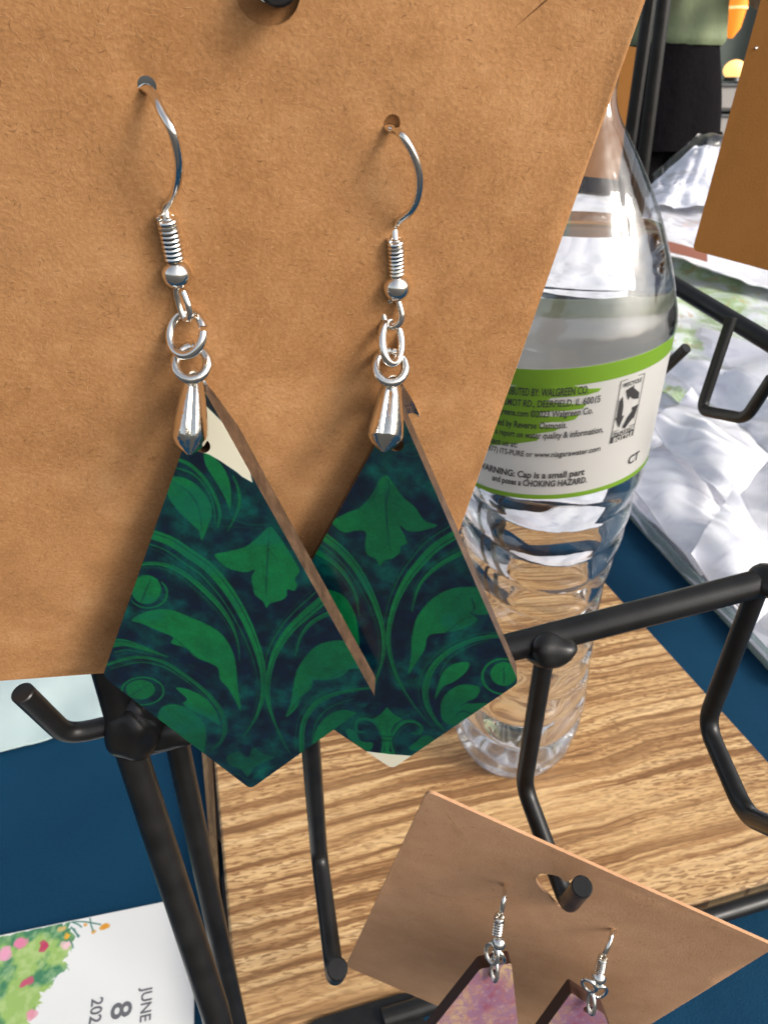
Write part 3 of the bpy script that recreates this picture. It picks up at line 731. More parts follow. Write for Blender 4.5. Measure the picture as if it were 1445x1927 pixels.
# left earring
kfL = Frame(P(383, 740, .0775), -cv(775 - 722, -800, 1336), cv(1, 0, 0))
zb = .0775
earring('nearer green damask kite earring on the left with an ivory patch beside its bail', dict(
    name='damask_print_left', th=.0036, frame=kfL, corners=[(384, 733), (194, 1272), (472, 1484), (708, 1315)], hole=(381, 838), shapes=LS, zoom=(180, 700, 2.4092), seed=3,
    wire=[cf.pix(262, 186, -.0045), cf.pix(266, 174, -.0018), cf.pix(276, 167, .0001), cf.pix(290, 180, .0012), P(304, 210, .0587), P(325, 250, .0590), P(337, 305, .0610), P(333, 350, .0632), P(320, 378, .0652), P(312, 392, .0660), P(313, 408, .0666)],
    coil=(P(314, 408, .0660), P(329, 489, .0690)), coil_r=.00104, bead=P(333, 516, .0698), bead_r=.00146,
    loop=[P(331, 540, .0708), P(334, 560, .0716), P(341, 585, .0722), P(350, 601, .0724), P(358, 596, .0716), P(355, 575, .0708), P(345, 548, .0704)],
    rings=[(P(351, 628, .0728), pxr(38, .0728), pxr(41, .0728), .00047, (0, 1, 0), .38, .16, -.1)],
    bail_ring=(P(361, 683, .0742), pxr(30, .0742), pxr(33, .0742), .00052, (1, .3, 0), -.22, .06, -1.6),
    bail=(P(364, 708, .0748), P(357, 856, .0752), .0037, P(424, 800, .0840), False)))
# right earring
kfR = Frame(P(745, 768, .083), -cv(185, -800, 1336), cv(1, 0, 0))
earring('farther green damask kite earring on the right, with fleur-de-lis and ivory bottom tip', dict(
    name='damask_print_right', frame=kfR, corners=[(748, 762), (470, 1266), (738, 1446), (976, 1284)], hole=(745, 836), shapes=RS, zoom=(560, 740, 2.677), seed=40,
    wire=[cf.pix(716, 254, -.0045), cf.pix(722, 246, -.0018), cf.pix(731, 241, .0001), cf.pix(744, 245, .0009), P(757, 256, .0642), P(775, 285, .0648), P(788, 325, .0662), P(787, 365, .0680), P(775, 395, .0696), P(752, 415, .0712), P(743, 428, .0722), P(744, 462, .0726)],
    coil=(P(744, 450, .0722), P(746, 518, .0750)), coil_r=.00092, bead=P(746, 541, .0758), bead_r=.00148,
    loop=[P(741, 562, .0768), P(726, 572, .0776), P(722, 595, .0782), P(733, 614, .0784), P(748, 612, .0778), P(756, 594, .0772), P(748, 562, .0766)],
    rings=[(P(737, 643, .0790), pxr(25, .0790), pxr(41, .0790), .00048, (0, 1, 0), -.75, .14, -1.2)],
    bail_ring=(P(735, 690, .0800), pxr(28, .0800), pxr(32, .0800), .00053, (1, .3, 0), -.22, .06, -1.5),
    bail=(P(737, 716, .0806), P(722, 850, .0806), .0040, P(784, 796, .0890), True)))

# ------------------------------------------------------------------ lower kraft card with lilac earrings
n2 = cv(1.0219, -2.6938, 3.2934).normalized()
lf = Frame(P(1050, 1665, .1345), -n2, cv(650, 278, 60))
lc = [lf.loc(*p) for p in ((803, 1494), (650, 1821), (1092, 2005), (1458, 1777))]
if (Vector(lc[1]) - Vector(lc[0])).cross(Vector(lc[2]) - Vector(lc[1])) < 0: lc = lc[::-1]
LC = thing('earring_card', lf.m, 'smaller kraft card lower right hanging by a heart-shaped hole on a black hook', 'earring card')
h1 = lf.loc(948, 1668); h2 = lf.loc(1152, 1748)
hp_ = [lf.loc(*p) for p in cr([(1008, 1655), (1016, 1646), (1030, 1646), (1050, 1650), (1066, 1660), (1085, 1649), (1106, 1652), (1114, 1668), (1106, 1686), (1088, 1700), (1068, 1708), (1048, 1702), (1030, 1684), (1014, 1668)], 3, True)]
lwarp = lambda x, y: .0005 * math.sin(x * 40) - .0002 * noise.noise(Vector((x * 50, y * 50, 4)))
V, F = plate([roundpoly(lc, .0016), hp_, slot(lf.loc(810, 1503), lf.loc(887, 1594), .006), slot(lf.loc(941, 1667), lf.loc(960, 1669), .14), slot(lf.loc(1144, 1745), lf.loc(1164, 1750), .14)], .0006, lf, grid=.003, warp=lwarp)
part('card', V, F, KRAFT2, LC, lf)
fibres(lf, [tuple(Vector(c) * .96 + Vector(lf.loc(1000, 1750)) * .04) for c in lc], lwarp, 500, FIB_D, 'dark_paper_fibres', LC, wr=(.00002, .00003), excl=[(*lf.loc(1060, 1672), .006)])
def lilac_mat():
    m = M('lilac_swirl_print', G1(.5), .3); v = m.coord()
    a = m.noise(v, 330, 1.5, .5, 1.8); b = m.noise(v, 90, 3, .6, .5); g = m.noise(v, 700, 3, .7)
    c = m.ramp(b, [(.34, srgb(180, 152, 112)), (.46, srgb(160, 128, 108)), (.56, srgb(142, 96, 104)), (.68, srgb(128, 72, 92))])
    c = m.mix(m.ramp(a, [(.40, G1(0)), (.47, G1(.75)), (.53, G1(.75)), (.60, G1(0))]), c, srgb(128, 96, 122))
    c = m.mix(m.ramp(g, [(.54, G1(0)), (.70, G1(.25))]), c, srgb(214, 190, 150))
    m.col(c); m.b.inputs['Coat Weight'].default_value = .4; return m.mat
LILAC = lilac_mat()
def small_earring(label, hole, wire, coilp, beadp, rings, outline, khole, dz, Zk, thdir):
    E = thing('earring', lf.pix(*hole), label, 'earring', 'lilac earrings on the lower card')
    V, F = tube([Vector(p) for p in cr([tuple(lf.pix(hole[0] - 3, hole[1] + 5, -.002)), tuple(lf.pix(hole[0] - 1, hole[1] - 1, .0001))] + [tuple(P(*p)) for p in wire], 6)], .00045, 10); part('ear_wire', V, F, SILVER, E)
    a, b = P(*coilp[0]), P(*coilp[1]); ax = b - a; axn = ax.normalized(); u = axn.orthogonal().normalized(); v_ = axn.cross(u); hp = [a + ax * (k / 100) + (u * math.cos(k * .46) + v_ * math.sin(k * .46)) * .00085 for k in range(101)]
    V, F = tube(hp, ax.length / 7.3 * .46, 8); part('wire_coil', V, F, SILVER, E)
    V, F = sphere(P(*beadp), .00145, nu=24, nv=16); part('bead', V, F, SILVER, E)
    for (px, py, Z, rx, ry, axis, ang) in rings:
        V, F = bend_ring(P(px, py, Z), pxr(rx, Z), pxr(ry, Z), .00040, axis, ang); part('jump_ring', V, F, SILVER, E)
    kf = Frame(P(*outline[0], Zk), -cv(*thdir), cv(1, 0, 0)); cs = [kf.loc(*p) for p in outline]; ho = kf.loc(*khole)
    cs = cs if (Vector(cs[1]) - Vector(cs[0])).cross(Vector(cs[2]) - Vector(cs[1])) > 0 else cs[::-1]
    V, F = plate([roundpoly(cs, .0006), circ(*ho, .0011, 20)], .003, kf); pen = part('pendant', V, F, DARKEDGE, E, kf, smooth=False)
    pf = Frame(kf.w(0, 0, .00008), kf.n, kf.x); V, F = plate([roundpoly(cs, .0006), circ(*ho, .0011, 20)], .00006, pf); part('printed_face', V, F, LILAC, pen, pf, smooth=False)
small_earring('pink and lilac swirl earring nearer the black hook on the smaller card', (950, 1668), [(948, 1690, .136), (942, 1722, .1365)], ((940, 1722, .136), (935, 1757, .1365)), (938, 1773, .1365),
    [(926, 1794, .137, 13, 18, (0, 1, 0), .7), (938, 1800, .1375, 11, 20, (1, 1, 0), .8), (930, 1824, .138, 8, 22, (0, 1, 0), 1.0)],
    [(903, 1823), (790, 1965), (830, 2080), (990, 2080), (962, 1812)], (929, 1832), 0, .139, (-50, -300, 1336))
small_earring('pale lilac earring farther right on the smaller card, cut by the picture edge', (1154, 1749), [(1146, 1775, .138), (1134, 1800, .1385)], ((1134, 1800, .138), (1128, 1826, .1385)), (1126, 1838, .1385),
    [(1108, 1854, .139, 13, 19, (1, 1, 0), .8), (1128, 1866, .1395, 12, 22, (1, 0, 0), .6), (1112, 1888, .140, 8, 20, (0, 1, 0), 1.0)],
    [(1074, 1868), (985, 1990), (1040, 2100), (1200, 2080), (1136, 1908)], (1107, 1899), 0, .141, (60, -500, 1336))

# ------------------------------------------------------------------ water bottle
BX, BY = .0584, .2277
sil = [(1155, 200), (1190, 270), (1215, 330), (1240, 400), (1258, 480), (1266, 550), (1259, 620), (1240, 700), (1215, 800), (1190, 890), (1175, 955), (1151, 1020), (1130, 1080), (1119, 1150), (1107, 1220), (1100, 1280), (1088, 1330), (1068, 1385)]
prof = []
for px, py in sil:
    t = (py - CY) / FPX; Z = BY / (CP - t * SP); z = CAMZ - Z * (SP + t * CP); rr = (px - CX) / FPX * Z - BX
    prof.append((z, rr * .985))
prof.sort()
prof = [(ZB + .0005, prof[0][1] * .86), (ZB + .004, prof[0][1] * .97)] + [p for p in prof if p[0] > ZB + .007]
prof += [(prof[-1][0] + .010, .0056), (prof[-1][0] + .019, .0060), (prof[-1][0] + .023, .0074)]
zt = prof[-1][0]
pz = np.array([p[0] for p in prof]); pr = np.array([p[1] for p in prof])
zs = np.linspace(pz[0], pz[-1], 260); rs_ = np.interp(zs, pz, pr)
ker = np.ones(9) / 9; rs_ = np.convolve(np.pad(rs_, 4, mode='edge'), ker, 'valid')
def cyl_hit(px, py, r):                                  # first hit of a view ray with the bottle's cylinder
    d = ray(px, py); a = d.x ** 2 + d.y ** 2; b = -2 * (d.x * BX + d.y * BY); c = BX ** 2 + BY ** 2 - r * r
    disc = max(b * b - 4 * a * c, 0); s = (-b - math.sqrt(disc)) / (2 * a); q = ORG + d * s
    return math.atan2(q.x - BX, -(q.y - BY)), q.z
LR = .0268
for _ in range(3):
    LR = float(np.interp(cyl_hit(1030, 815, LR)[1], zs, rs_))
KT = .15                                                # the label sits slightly crooked round the bottle
def lab(th): return KT * LR * math.sin(th)
def lz(px, py): th, z = cyl_hit(px, py, LR); return z - lab(th)
LZ0 = lz(1030, 938); LZ1 = lz(1000, 694)
def brad(z, th):
    r = float(np.interp(z, zs, rs_))
    f = 1.0
    if z < LZ0 - .004:
        k = min(1, (LZ0 - .004 - z) / .004) * min(1, (z - ZB) / .010)
        zz = z + .0030 * math.sin(2 * th + 1.2) + .0012 * math.sin(3 * th + z * 60)
        r += k * .0012 * (abs(math.sin((zz - ZB) * math.pi / .0135)) ** .6 - .6)
    if LZ0 - .004 <= z <= LZ1 + .0035: r = LR + (r - LR) * .0
    if z > LZ1 + .012:
        k = min(1, (z - LZ1 - .012) / .02) * min(1, max(0, (zt - .02 - z) / .02))
        r *= 1 + k * .040 * (abs(math.cos(3.5 * th + (z - LZ1) * 14)) ** .6 - .65)
    if abs(z - (LZ1 + .006)) < .006: r += .0006 * math.sin((z - LZ1) / .012 * math.pi)
    return r
def lathe(z0, z1, off, nz, nt=120, capb=True, capt=False):
    V = []; F = []
    Z_ = np.linspace(z0, z1, nz)
    for z in Z_:
        for i in range(nt):
            th = 2 * math.pi * i / nt; r = brad(z, th) + off; V.append(Vector((BX + r * math.sin(th), BY - r * math.cos(th), z)))
    for j in range(nz - 1):
        for i in range(nt): a = j * nt + i; b = j * nt + (i + 1) % nt; F.append((a, b, b + nt, a + nt))
    if capb:                                             # punted base
        c = len(V); V.append(Vector((BX, BY, z0 + .006))); 
        rb = c + 1
        for i in range(nt):
            th = 2 * math.pi * i / nt; q = V[i]; d = Vector((q.x - BX, q.y - BY, 0)); V.append(Vector((BX, BY, z0 + .0045 * (1 + .25 * math.cos(5 * th)))) + d * .45)
        for i in range(nt): F.append((i, rb + i, rb + (i + 1) % nt, (i + 1) % nt)); F.append((rb + i, c, rb + (i + 1) % nt))
    if capt: 
        c = len(V); V.append(Vector((BX, BY, z1))); b0 = (nz - 1) * nt
        for i in range(nt): F.append((b0 + i, b0 + (i + 1) % nt, c))
    return V, F
BOT = thing('water_bottle', (BX, BY, ZB), 'clear ribbed plastic water bottle with green and white label standing on the wooden base', 'water bottle')
V, F = lathe(ZB + .0005, zt, 0, 260); part('bottle_shell', V, F, PET, BOT)
ZW = .243
V, F = lathe(ZB + .0011, ZW, -.0004, 230, capt=True); part('water', V, F, WATER, BOT)
V, F = [], []
nt = 60
for z, r in ((zt - .003, .0078), (zt - .001, .0082), (zt + .011, .0082), (zt + .0125, .0075)):
    for i in range(nt): th = 2 * math.pi * i / nt; rr = r * (1 + .02 * (i % 2)); V.append(Vector((BX + rr * math.cos(th), BY + rr * math.sin(th), z)))
for j in range(3):
    for i in range(nt): a = j * nt + i; b = j * nt + (i + 1) % nt; F.append((a, b, b + nt, a + nt))
F.append(tuple(3 * nt + i for i in range(nt))); part('cap', V, F, CAPM, BOT, smooth=False)
# label: a sleeve with print, everything wrapped round the cylinder
def wrapm(name, v2, F, off, mat, parent):                # v2 = (arc length, height)
    V = [Vector((BX + (LR + off) * math.sin(s / LR), BY - (LR + off) * math.cos(s / LR), z + lab(s / LR))) for s, z in v2]
    return part(name, V, F, mat, parent)
def sz(px, py): th, z = cyl_hit(px, py, LR + .0004); return (th * LR, z - lab(th))
nt = 160; V = []; F = []; off = .0004
for z in np.linspace(LZ0, LZ1, 8):
    for i in range(nt): th = 2 * math.pi * i / nt; V.append(Vector((BX + (LR + off) * math.sin(th), BY - (LR + off) * math.cos(th), z + lab(th))))
for j in range(7):
    for i in range(nt): a = j * nt + i; b = j * nt + (i + 1) % nt; F.append((a, b, b + nt, a + nt))
LAB = part('label', V, F, LABELW, BOT)
def band(z0, z1, off):
    V = []; F = []
    for z in (z0, z1):
        for i in range(nt): th = 2 * math.pi * i / nt; V.append(Vector((BX + (LR + off) * math.sin(th), BY - (LR + off) * math.cos(th), z + lab(th))))
    for i in range(nt): F.append((i, (i + 1) % nt, nt + (i + 1) % nt, nt + i))
    return V, F
LH = LZ1 - LZ0
V, F = band(LZ1 - .122 * LH, LZ1, .00055); part('green_band', V, F, LABELG, LAB)
V, F = band(LZ0, LZ0 + .0016, .00055); part('green_stripe', V, F, LABELG, LAB)
Z3 = lambda x, y: sz(860 + x / 3.6125, 660 + y / 3.6125)
def wrappoly(name, pts, off, mat, grid=.0012):
    v2, F = tri2d([pts], grid); return wrapm(name, v2, F, off, mat, LAB)
leaf = [(150, 236), (430, 236), (620, 236), (770, 214), (900, 206), (890, 222), (790, 236), (900, 256), (978, 252), (960, 275), (880, 300), (780, 310), (640, 320), (600, 345), (800, 360), (880, 362), (850, 392), (760, 405), (560, 420), (560, 440), (700, 448), (832, 430), (800, 465), (740, 480), (560, 490), (560, 515), (640, 520), (700, 525), (660, 545), (560, 560), (480, 575), (560, 590), (540, 612), (432, 626), (300, 640), (120, 640)]
wrappoly('green_leaf_print', [Z3(*p) for p in leaf], .0006, LABELG)
def text_mesh(s, bold=False):
    cu = bpy.data.curves.new('t', 'FONT'); cu.body = s; cu.resolution_u = 3
    cu.offset = .030 if bold else .017
    ob = bpy.data.objects.new('t', cu); COL.objects.link(ob); dg = bpy.context.evaluated_depsgraph_get(); dg.update()
    me = bpy.data.meshes.new_from_object(ob.evaluated_get(dg))
    V = [(v.co.x, v.co.y) for v in me.vertices]; F = [tuple(p.vertices) for p in me.polygons]
    bpy.data.objects.remove(ob); bpy.data.curves.remove(cu); bpy.data.meshes.remove(me); return V, F
def textline(pre, s, a, b, cap, bold=False):
    """s runs from label pixel a to b (zoomed picture coords); pre is the part that vanishes behind the card"""
    Vs, _ = text_mesh(s, bold); w_ = max(v[0] for v in Vs) - min(v[0] for v in Vs); A, B = Z3(*a), Z3(*b); k = (B[0] - A[0]) / w_
    full = pre + s; V, F = text_mesh(full, bold); x1 = max(v[0] for v in V); C, D = Z3(a[0], a[1]), Z3(a[0], a[1] - cap); ky = (D[1] - C[1]) / .70
    sl_ = (B[1] - A[1]) / (B[0] - A[0])
    v2 = [(B[0] + (v[0] - x1) * k, (A[1] + B[1]) / 2 + v[1] * ky) for v in V]
    k2 = [i for i in range(len(v2))]
    wrapm('label_text', v2, F, .0007, INK, LAB)
textline('DISTRIBUTED BY: ', 'WALGREEN CO.', (570, 305), (888, 287), 52)
textline('200 WILMOT RD., ', 'DEERFIELD, IL 60015', (545, 378), (966, 349), 46)
textline('walgreens.com ', '\u00a92023 Walgreen Co.', (497, 445), (918, 425), 44)
textline('Purified by ', 'Reverse Osmosis.', (387, 521), (745, 518), 44)
textline('For a report on ', 'water quality & information,', (460, 588), (986, 552), 42)
textline('conta', 'ct us at:', (262, 640), (412, 645), 40)
textline('(877) ITS-PURE or ', 'www.niagarawater.com', (522, 720), (968, 676), 36)
textline('WARNING: ', 'Cap is a small part', (408, 862), (862, 832), 42, True)
textline('and poses a ', 'CHOKING HAZARD.', (445, 920), (878, 886), 40, True)
# recycling panel
def seg(a, b, wd, name='panel_line'):
    a, b = Vector(a), Vector(b); d = (b - a).normalized(); n_ = Vector((-d.y, d.x)) * wd / 2
    pts = [tuple(a + n_), tuple(a - n_), tuple(b - n_), tuple(b + n_)]; return pts
q = [Z3(1138, 200), Z3(1276, 168), Z3(1200, 545), Z3(1036, 632)]
c0_ = Vector(q[3]); wv = Z3(1200, 545)[0] - q[3][0]; hv = q[0][1] - q[3][1]
x0, y0 = q[3][0], q[3][1]; x1 = x0 + wv * .95; y1 = y0 + hv
V2 = []; F2 = []
def addp(pts):
    v2, f = tri2d([pts], .0015); b = len(V2); V2.extend(v2); F2.extend([tuple(i + b for i in t) for t in f])
lw = .00022
for a, b in (((x0, y0), (x0, y1)), ((x0, y1), (x1, y1)), ((x1, y1), (x1, y0)), ((x0, y0 + hv * .19), (x1, y0 + hv * .19))): addp(seg(a, b, lw))
addp([(x0, y0), (x1, y0), (x1, y0 + hv * .11), (x0, y0 + hv * .11)])
wrapm('recycling_panel', V2, F2, .00062, INK, LAB)
V2 = []; F2 = []
cx_, cy_ = (x0 + x1) / 2, y0 + hv * .53; rr = (x1 - x0) * .42; ys_ = hv * .36 / rr / 1.2
for k in range(3):
    a = 2 * math.pi * k / 3 + math.pi / 2
    pol = [(.30, -1.0), (.62, -.95), (1.02, -.2), (1.15, -.25), (1.0, .55), (.42, .15), (.62, .05), (.38, -.42)]
    addp([(cx_ + rr * (p[0] * math.cos(a) - p[1] * math.sin(a)), cy_ + rr * ys_ * (p[0] * math.sin(a) + p[1] * math.cos(a))) for p in pol])
wrapm('recycling_arrows', V2, F2, .00062, INK, LAB)
def small_text(s, cx, cy, w_, h_, mat, bold=True):
    V, F = text_mesh(s, bold); xa = min(v[0] for v in V); xb = max(v[0] for v in V)
    wrapm('label_text', [(cx + ((v[0] - xa) / (xb - xa) - .5) * w_, cy + v[1] / .7 * h_) for v in V], F, .0008, mat, LAB)
small_text('PLASTIC', cx_, y0 + hv * .125, wv * .8, hv * .05, INK); small_text('BOTTLE', cx_, y0 + hv * .022, wv * .8, hv * .07, LABELW)
small_text('RECYCLE', cx_, y0 + hv * .90, wv * .7, hv * .06, INK)
ct = Z3(1152, 775); V, F = text_mesh('CT', False); wrapm('label_text', [(ct[0] + v[0] * .004, ct[1] + v[1] * .0042) for v in V], F, .0007, INK, LAB)

# ------------------------------------------------------------------ cards hanging on the rear frame
def loosecard(px, Zs, label, mat):
    a, b, c = [P(*px[i], Zs[i]) for i in range(3)]
    n_ = (b - a).cross(c - a).normalized()
    if n_.dot(ORG - a) < 0: n_ = -n_
    fr = Frame(a, n_, b - a); cs = [fr.loc(*p) for p in px]
    if (Vector(cs[1]) - Vector(cs[0])).cross(Vector(cs[2]) - Vector(cs[1])) < 0: cs = cs[::-1]
    T_ = thing('earring_card', fr.m, label, 'earring card'); V, F = plate([roundpoly(cs, .0014)], .0006, fr, grid=.006, warp=lambda x, y: .0008 * math.sin(x * 30)); part('card', V, F, mat, T_, fr); return fr, T_
f3, T3 = loosecard([(1440, -35), (1302, 470), (1620, 556), (1760, -20)], (.178, .208, .200, .178), 'brown kraft card at the right picture edge hanging on the rear frame', KRAFT3)
V, F = tube([f3.pix(1419, 92, .0002), f3.pix(1432, 87, -.0006), f3.pix(1450, 80, -.0008), f3.pix(1475, 90, -.001)], .00045, 10); part('ear_wire', V, F, SILVER, T3)
loosecard([(1120, 78), (1215, 92), (1178, 340), (1082, 330)], (.315, .315, .335, .335), 'brown kraft card seen as a strip between the large card and the rear posts', KRAFT3)

# ------------------------------------------------------------------ prints on the table
def paper_mat(name, kind):
    m = M(name, srgb(226, 226, 226), .5); v = m.coord()
    if kind == 'marble':
        a = m.noise(v, 26, 4, .55, 1.5); b = m.noise(v, 9, 3, .5, .6)
        c = m.ramp(a, [(.32, srgb(218, 218, 228)), (.46, srgb(243, 243, 247)), (.6, srgb(248, 248, 250)), (.75, srgb(234, 235, 242))]); c = m.mix(m.ramp(b, [(.45, G1(0)), (.65, G1(.35))]), c, srgb(212, 210, 228))
    elif kind == 'floral':
        a = m.noise(v, 24, 4, .6, .8); g = m.noise(v, 70, 3, .6, 1.0)
        c = m.ramp(a, [(.38, srgb(236, 238, 240)), (.5, srgb(212, 224, 206)), (.58, srgb(168, 192, 128)), (.66, srgb(212, 226, 216)), (.8, srgb(236, 238, 240))])
        c = m.mix(m.ramp(g, [(.60, G1(0)), (.68, G1(.8))]), c, srgb(198, 162, 102))
    elif kind == 'teal':
        a = m.noise(v, 10, 3, .5); c = m.ramp(a, [(.3, srgb(186, 208, 204)), (.7, srgb(210, 224, 220))])
    m.col(c); return m.mat
MARB = paper_mat('marbled_print', 'marble'); FLOR = paper_mat('floral_print', 'floral'); TEAL = paper_mat('pale_teal_print', 'teal'); WHITE = simple('white_paper', srgb(226, 226, 222), .6, bump=(300, .05, .0002))
def sheet(name, pts3, label, cat, mat, group=None, wav=.003, seed=0, film=True, nn=44, thick=.0012, bulge=0.):
    """sleeved sheet spanned bilinearly by four world corners, gently buckled, with real thickness"""
    a, b, c, d = [Vector(p) for p in pts3]; n_ = (b - a).cross(d - a).normalized()
    if n_.z < 0: n_ = -n_
    fr = Frame((a + b + c + d) / 4, n_, b - a)
    T_ = thing(name, fr.m, label, cat, group)
    def surf(off, e):
        V = []
        for j in range(nn):
            v_ = -e + (1 + 2 * e) * j / (nn - 1)
            for i in range(nn):
                u = -e + (1 + 2 * e) * i / (nn - 1)
                q = a * (1 - u) * (1 - v_) + b * u * (1 - v_) + c * u * v_ + d * (1 - u) * v_
                h = wav * noise.noise(Vector((q.x * 14 + seed, q.y * 14, seed))) + wav * .5 * noise.noise(Vector((q.x * 45 + seed, q.y * 30, seed))) + wav * .13 * (1 - abs(noise.noise(Vector((q.x * 60 + q.y * 40 + seed, q.y * 22 - q.x * 15, seed * 2)))) * 4) + bulge * math.sin(math.pi * min(max(u, 0), 1)) * math.sin(math.pi * min(max(v_, 0), 1))
                V.append(q + n_ * (h + off))
        F = [(j * nn + i, j * nn + i + 1, (j + 1) * nn + i + 1, (j + 1) * nn + i) for j in range(nn - 1) for i in range(nn - 1)]
        return V, F
    V, F = surf(0, 0); n0 = len(V); V2_, _ = surf(-thick, 0); V += V2_; F += [tuple(i + n0 for i in reversed(f)) for f in F]
    ed_ = [i for i in range(nn)] + [j * nn + nn - 1 for j in range(1, nn)] + [(nn - 1) * nn + i for i in range(nn - 2, -1, -1)] + [j * nn for j in range(nn - 2, 0, -1)]
    for k in range(len(ed_)): x, y = ed_[k], ed_[(k + 1) % len(ed_)]; F.append((y, x, x + n0, y + n0))
    part('sheet', V, F, mat, T_, fr)
    if film: V, F = surf(.0022, .012); part('clear_sleeve', V, F, SLEEVE, T_, fr)
    return fr, T_
def R4(px): return [P(*p) for p in px]
gP = 'sleeved prints stacked on the navy cloth'
PO = Vector((.184, .475, .0)); 
sheet('sleeved_print', [PZ(1160, 940, .006), PZ(1470, 1275, .006), P(1760, 800, .50), P(1200, 560, .80)], 'lowest marbled lilac print of the pile, its edge on the navy cloth', 'print', MARB, gP, .005, 1)
sheet('sleeved_print', [P(1180, 930, .535), P(1478, 1240, .385), P(1720, 850, .46), P(1225, 640, .70)], 'white marbled print near the top of the pile behind the bottle, corner curling', 'print', MARB, gP, .012, 5)
sheet('sleeved_print', [P(1190, 700, .66), P(1480, 905, .50), P(1680, 560, .74), P(1230, 470, .86)], 'floral print with pale green leaves and gold specks in a clear sleeve', 'print', FLOR, gP, .006, 9)
sheet('sleeved_print', [P(1215, 470, .80), P(1520, 560, .72), P(1620, 440, .90), P(1235, 352, 1.02)], 'white ribbed print at the far end of the pile, below the crumpled film', 'print', MARB, gP, .006, 15)
sheet('sleeved_print', [P(800, 940, .53), P(1165, 925, .53), P(1212, 640, .70), P(840, 620, .72)], 'marbled white print seen through the water of the bottle', 'print', MARB, gP, .005, 31)
sheet('sleeved_print', [P(850, 600, .74), P(1205, 590, .74), P(1228, 370, .98), P(880, 360, 1.0)], 'white print seen through the clear shoulder of the bottle', 'print', MARB, gP, .005, 37)
sheet('sleeved_print', [P(1172, 905, .500), P(1318, 1078, .408), P(1395, 1000, .425), P(1262, 822, .530)], 'narrow folded white pack in front of the pile, nearest the bottle', 'print', MARB, gP, .008, 51, bulge=.008)
sheet('sleeved_print', [P(1300, 1040, .405), P(1420, 1178, .362), P(1500, 1080, .385), P(1376, 930, .440)], 'folded white pack in front of the pile, just above the long crossbar', 'print', MARB, gP, .009, 57, bulge=.009)
sheet('sleeved_print', [P(1225, 800, .520), P(1372, 945, .432), P(1450, 860, .462), P(1300, 735, .560)], 'puffed white pack lying across the middle of the pile', 'print', MARB, gP, .010, 63, bulge=.010)
COP = simple('copper_foil', srgb(196, 128, 104), .35, .4)
sheet('copper_strip', [P(1238, 468, .775), P(1330, 492, .735), P(1330, 474, .745), P(1238, 448, .785)], 'narrow copper coloured strip between two prints', 'strip', COP, None, .001, 3, False, 6, .001)
def crumple():
    fr = FLAT(P(1330, 330, .92), Vector((1, 0, 0))); T_ = thing('crumpled_film', fr.m, 'crumpled clear plastic film heaped behind the prints', 'plastic film')
    V = []; F = []; n_ = 46
    for j in range(n_):
        for i in range(n_):
            u = i / (n_ - 1); v_ = j / (n_ - 1)
            q = P(1225 + 190 * u, 372 - 118 * v_ * (.35 + .65 * min(1, u * 2.2)), .90 + .06 * v_)
            h = .05 * abs(noise.noise(Vector((u * 3.2, v_ * 2, 1)))) + .010 * abs(noise.noise(Vector((u * 8, v_ * 4, 5))))
            V.append(q - cv(0, 0, 1) * h)
    for j in range(n_ - 1):
        for i in range(n_ - 1): a = j * n_ + i; F.append((a, a + 1, a + n_ + 1, a + n_))
    part('film', V, F, FILM, T_, fr)
    V2_ = [v + cv(.004, .006, .02) for v in V]; part('film', V2_, F, simple('white_tissue', srgb(224, 226, 234), .5), T_, fr)
crumple()
# acrylic tray edge along the near side of the pile
ACR = simple('pale_acrylic_edge', srgb(206, 224, 222), .12, Transmission_Weight=.75, bump=(160, .5, .001))
e0, e1 = PZ(1150, 925, .004), PZ(1490, 1292, .004); ef = Frame(e0, Vector((0, 0, 1)), e1 - e0)
TY = thing('acrylic_tray', ef.m, 'low clear acrylic tray whose pale teal rim edges the prints', 'tray')
L_ = (e1 - e0).length
V, F = box(ef, -.02, L_, -.0022, 0, -.0035, .007, .0006); part('rim', V, F, ACR, TY, ef, smooth=False)
V, F = box(ef, -.02, L_, .0005, .35, -.0035, -.0012, .0003); part('floor', V, F, ACR, TY, ef, smooth=False)
# left: pale teal print partly under the card
a, b = PZ(-60, 1428, .0035), PZ(470, 1290, .0035); dv = (b - a); nn_ = Vector((-dv.y, dv.x, 0)).normalized()
sheet('sleeved_print', [a, b, b + nn_ * .20, a + nn_ * .20], 'pale teal print lying left of the stand, partly under the large card', 'print', TEAL, None, .003, 21)
# lower left: watercolour card with lettering
a, b = PZ(-70, 1775, .0015), PZ(318, 1695, .0015); u_ = (b - a).normalized(); v_ = Vector((-u_.y, u_.x, 0))
wf = Frame(a, Vector((0, 0, 1)), u_); Lw = (b - a).length + .010; Hw = .125
INV = thing('printed_invitation', wf.m, 'white card with watercolour flowers and the date June 8 on it', 'printed card')
V, F = plate([roundpoly([(0, -Hw), (Lw, -Hw), (Lw, 0), (0, 0)], .001)], .0009, wf); part('paper', V, F, WHITE, INV, wf, smooth=False)
def wloc(px, py): q_ = PZ(px, py, .0015); v = wf.inv @ q_; return (v.x, v.y)
r = Raster(0, Lw, -Hw * .55, 0, .00018)
H, W = r.h, r.w; n1 = fbm(H, W, 34, 5); n2_ = fbm(H, W, 12, 50, 3); paper = np.array([.90, .90, .885]); r.img[..., :3] = paper
gA = np.array([58, 122, 84]) / 255.; gB = np.array([150, 184, 96]) / 255.; gC = np.array([196, 212, 150]) / 255.
k1 = np.clip((n1 - .36) * 4.5, 0, 1)[..., None]; k2 = np.clip((n2_ - .45) * 4, 0, 1)[..., None]; leafc = gA * (1 - k1) + gB * k1; leafc = leafc * (1 - .45 * k2) + gC * .45 * k2
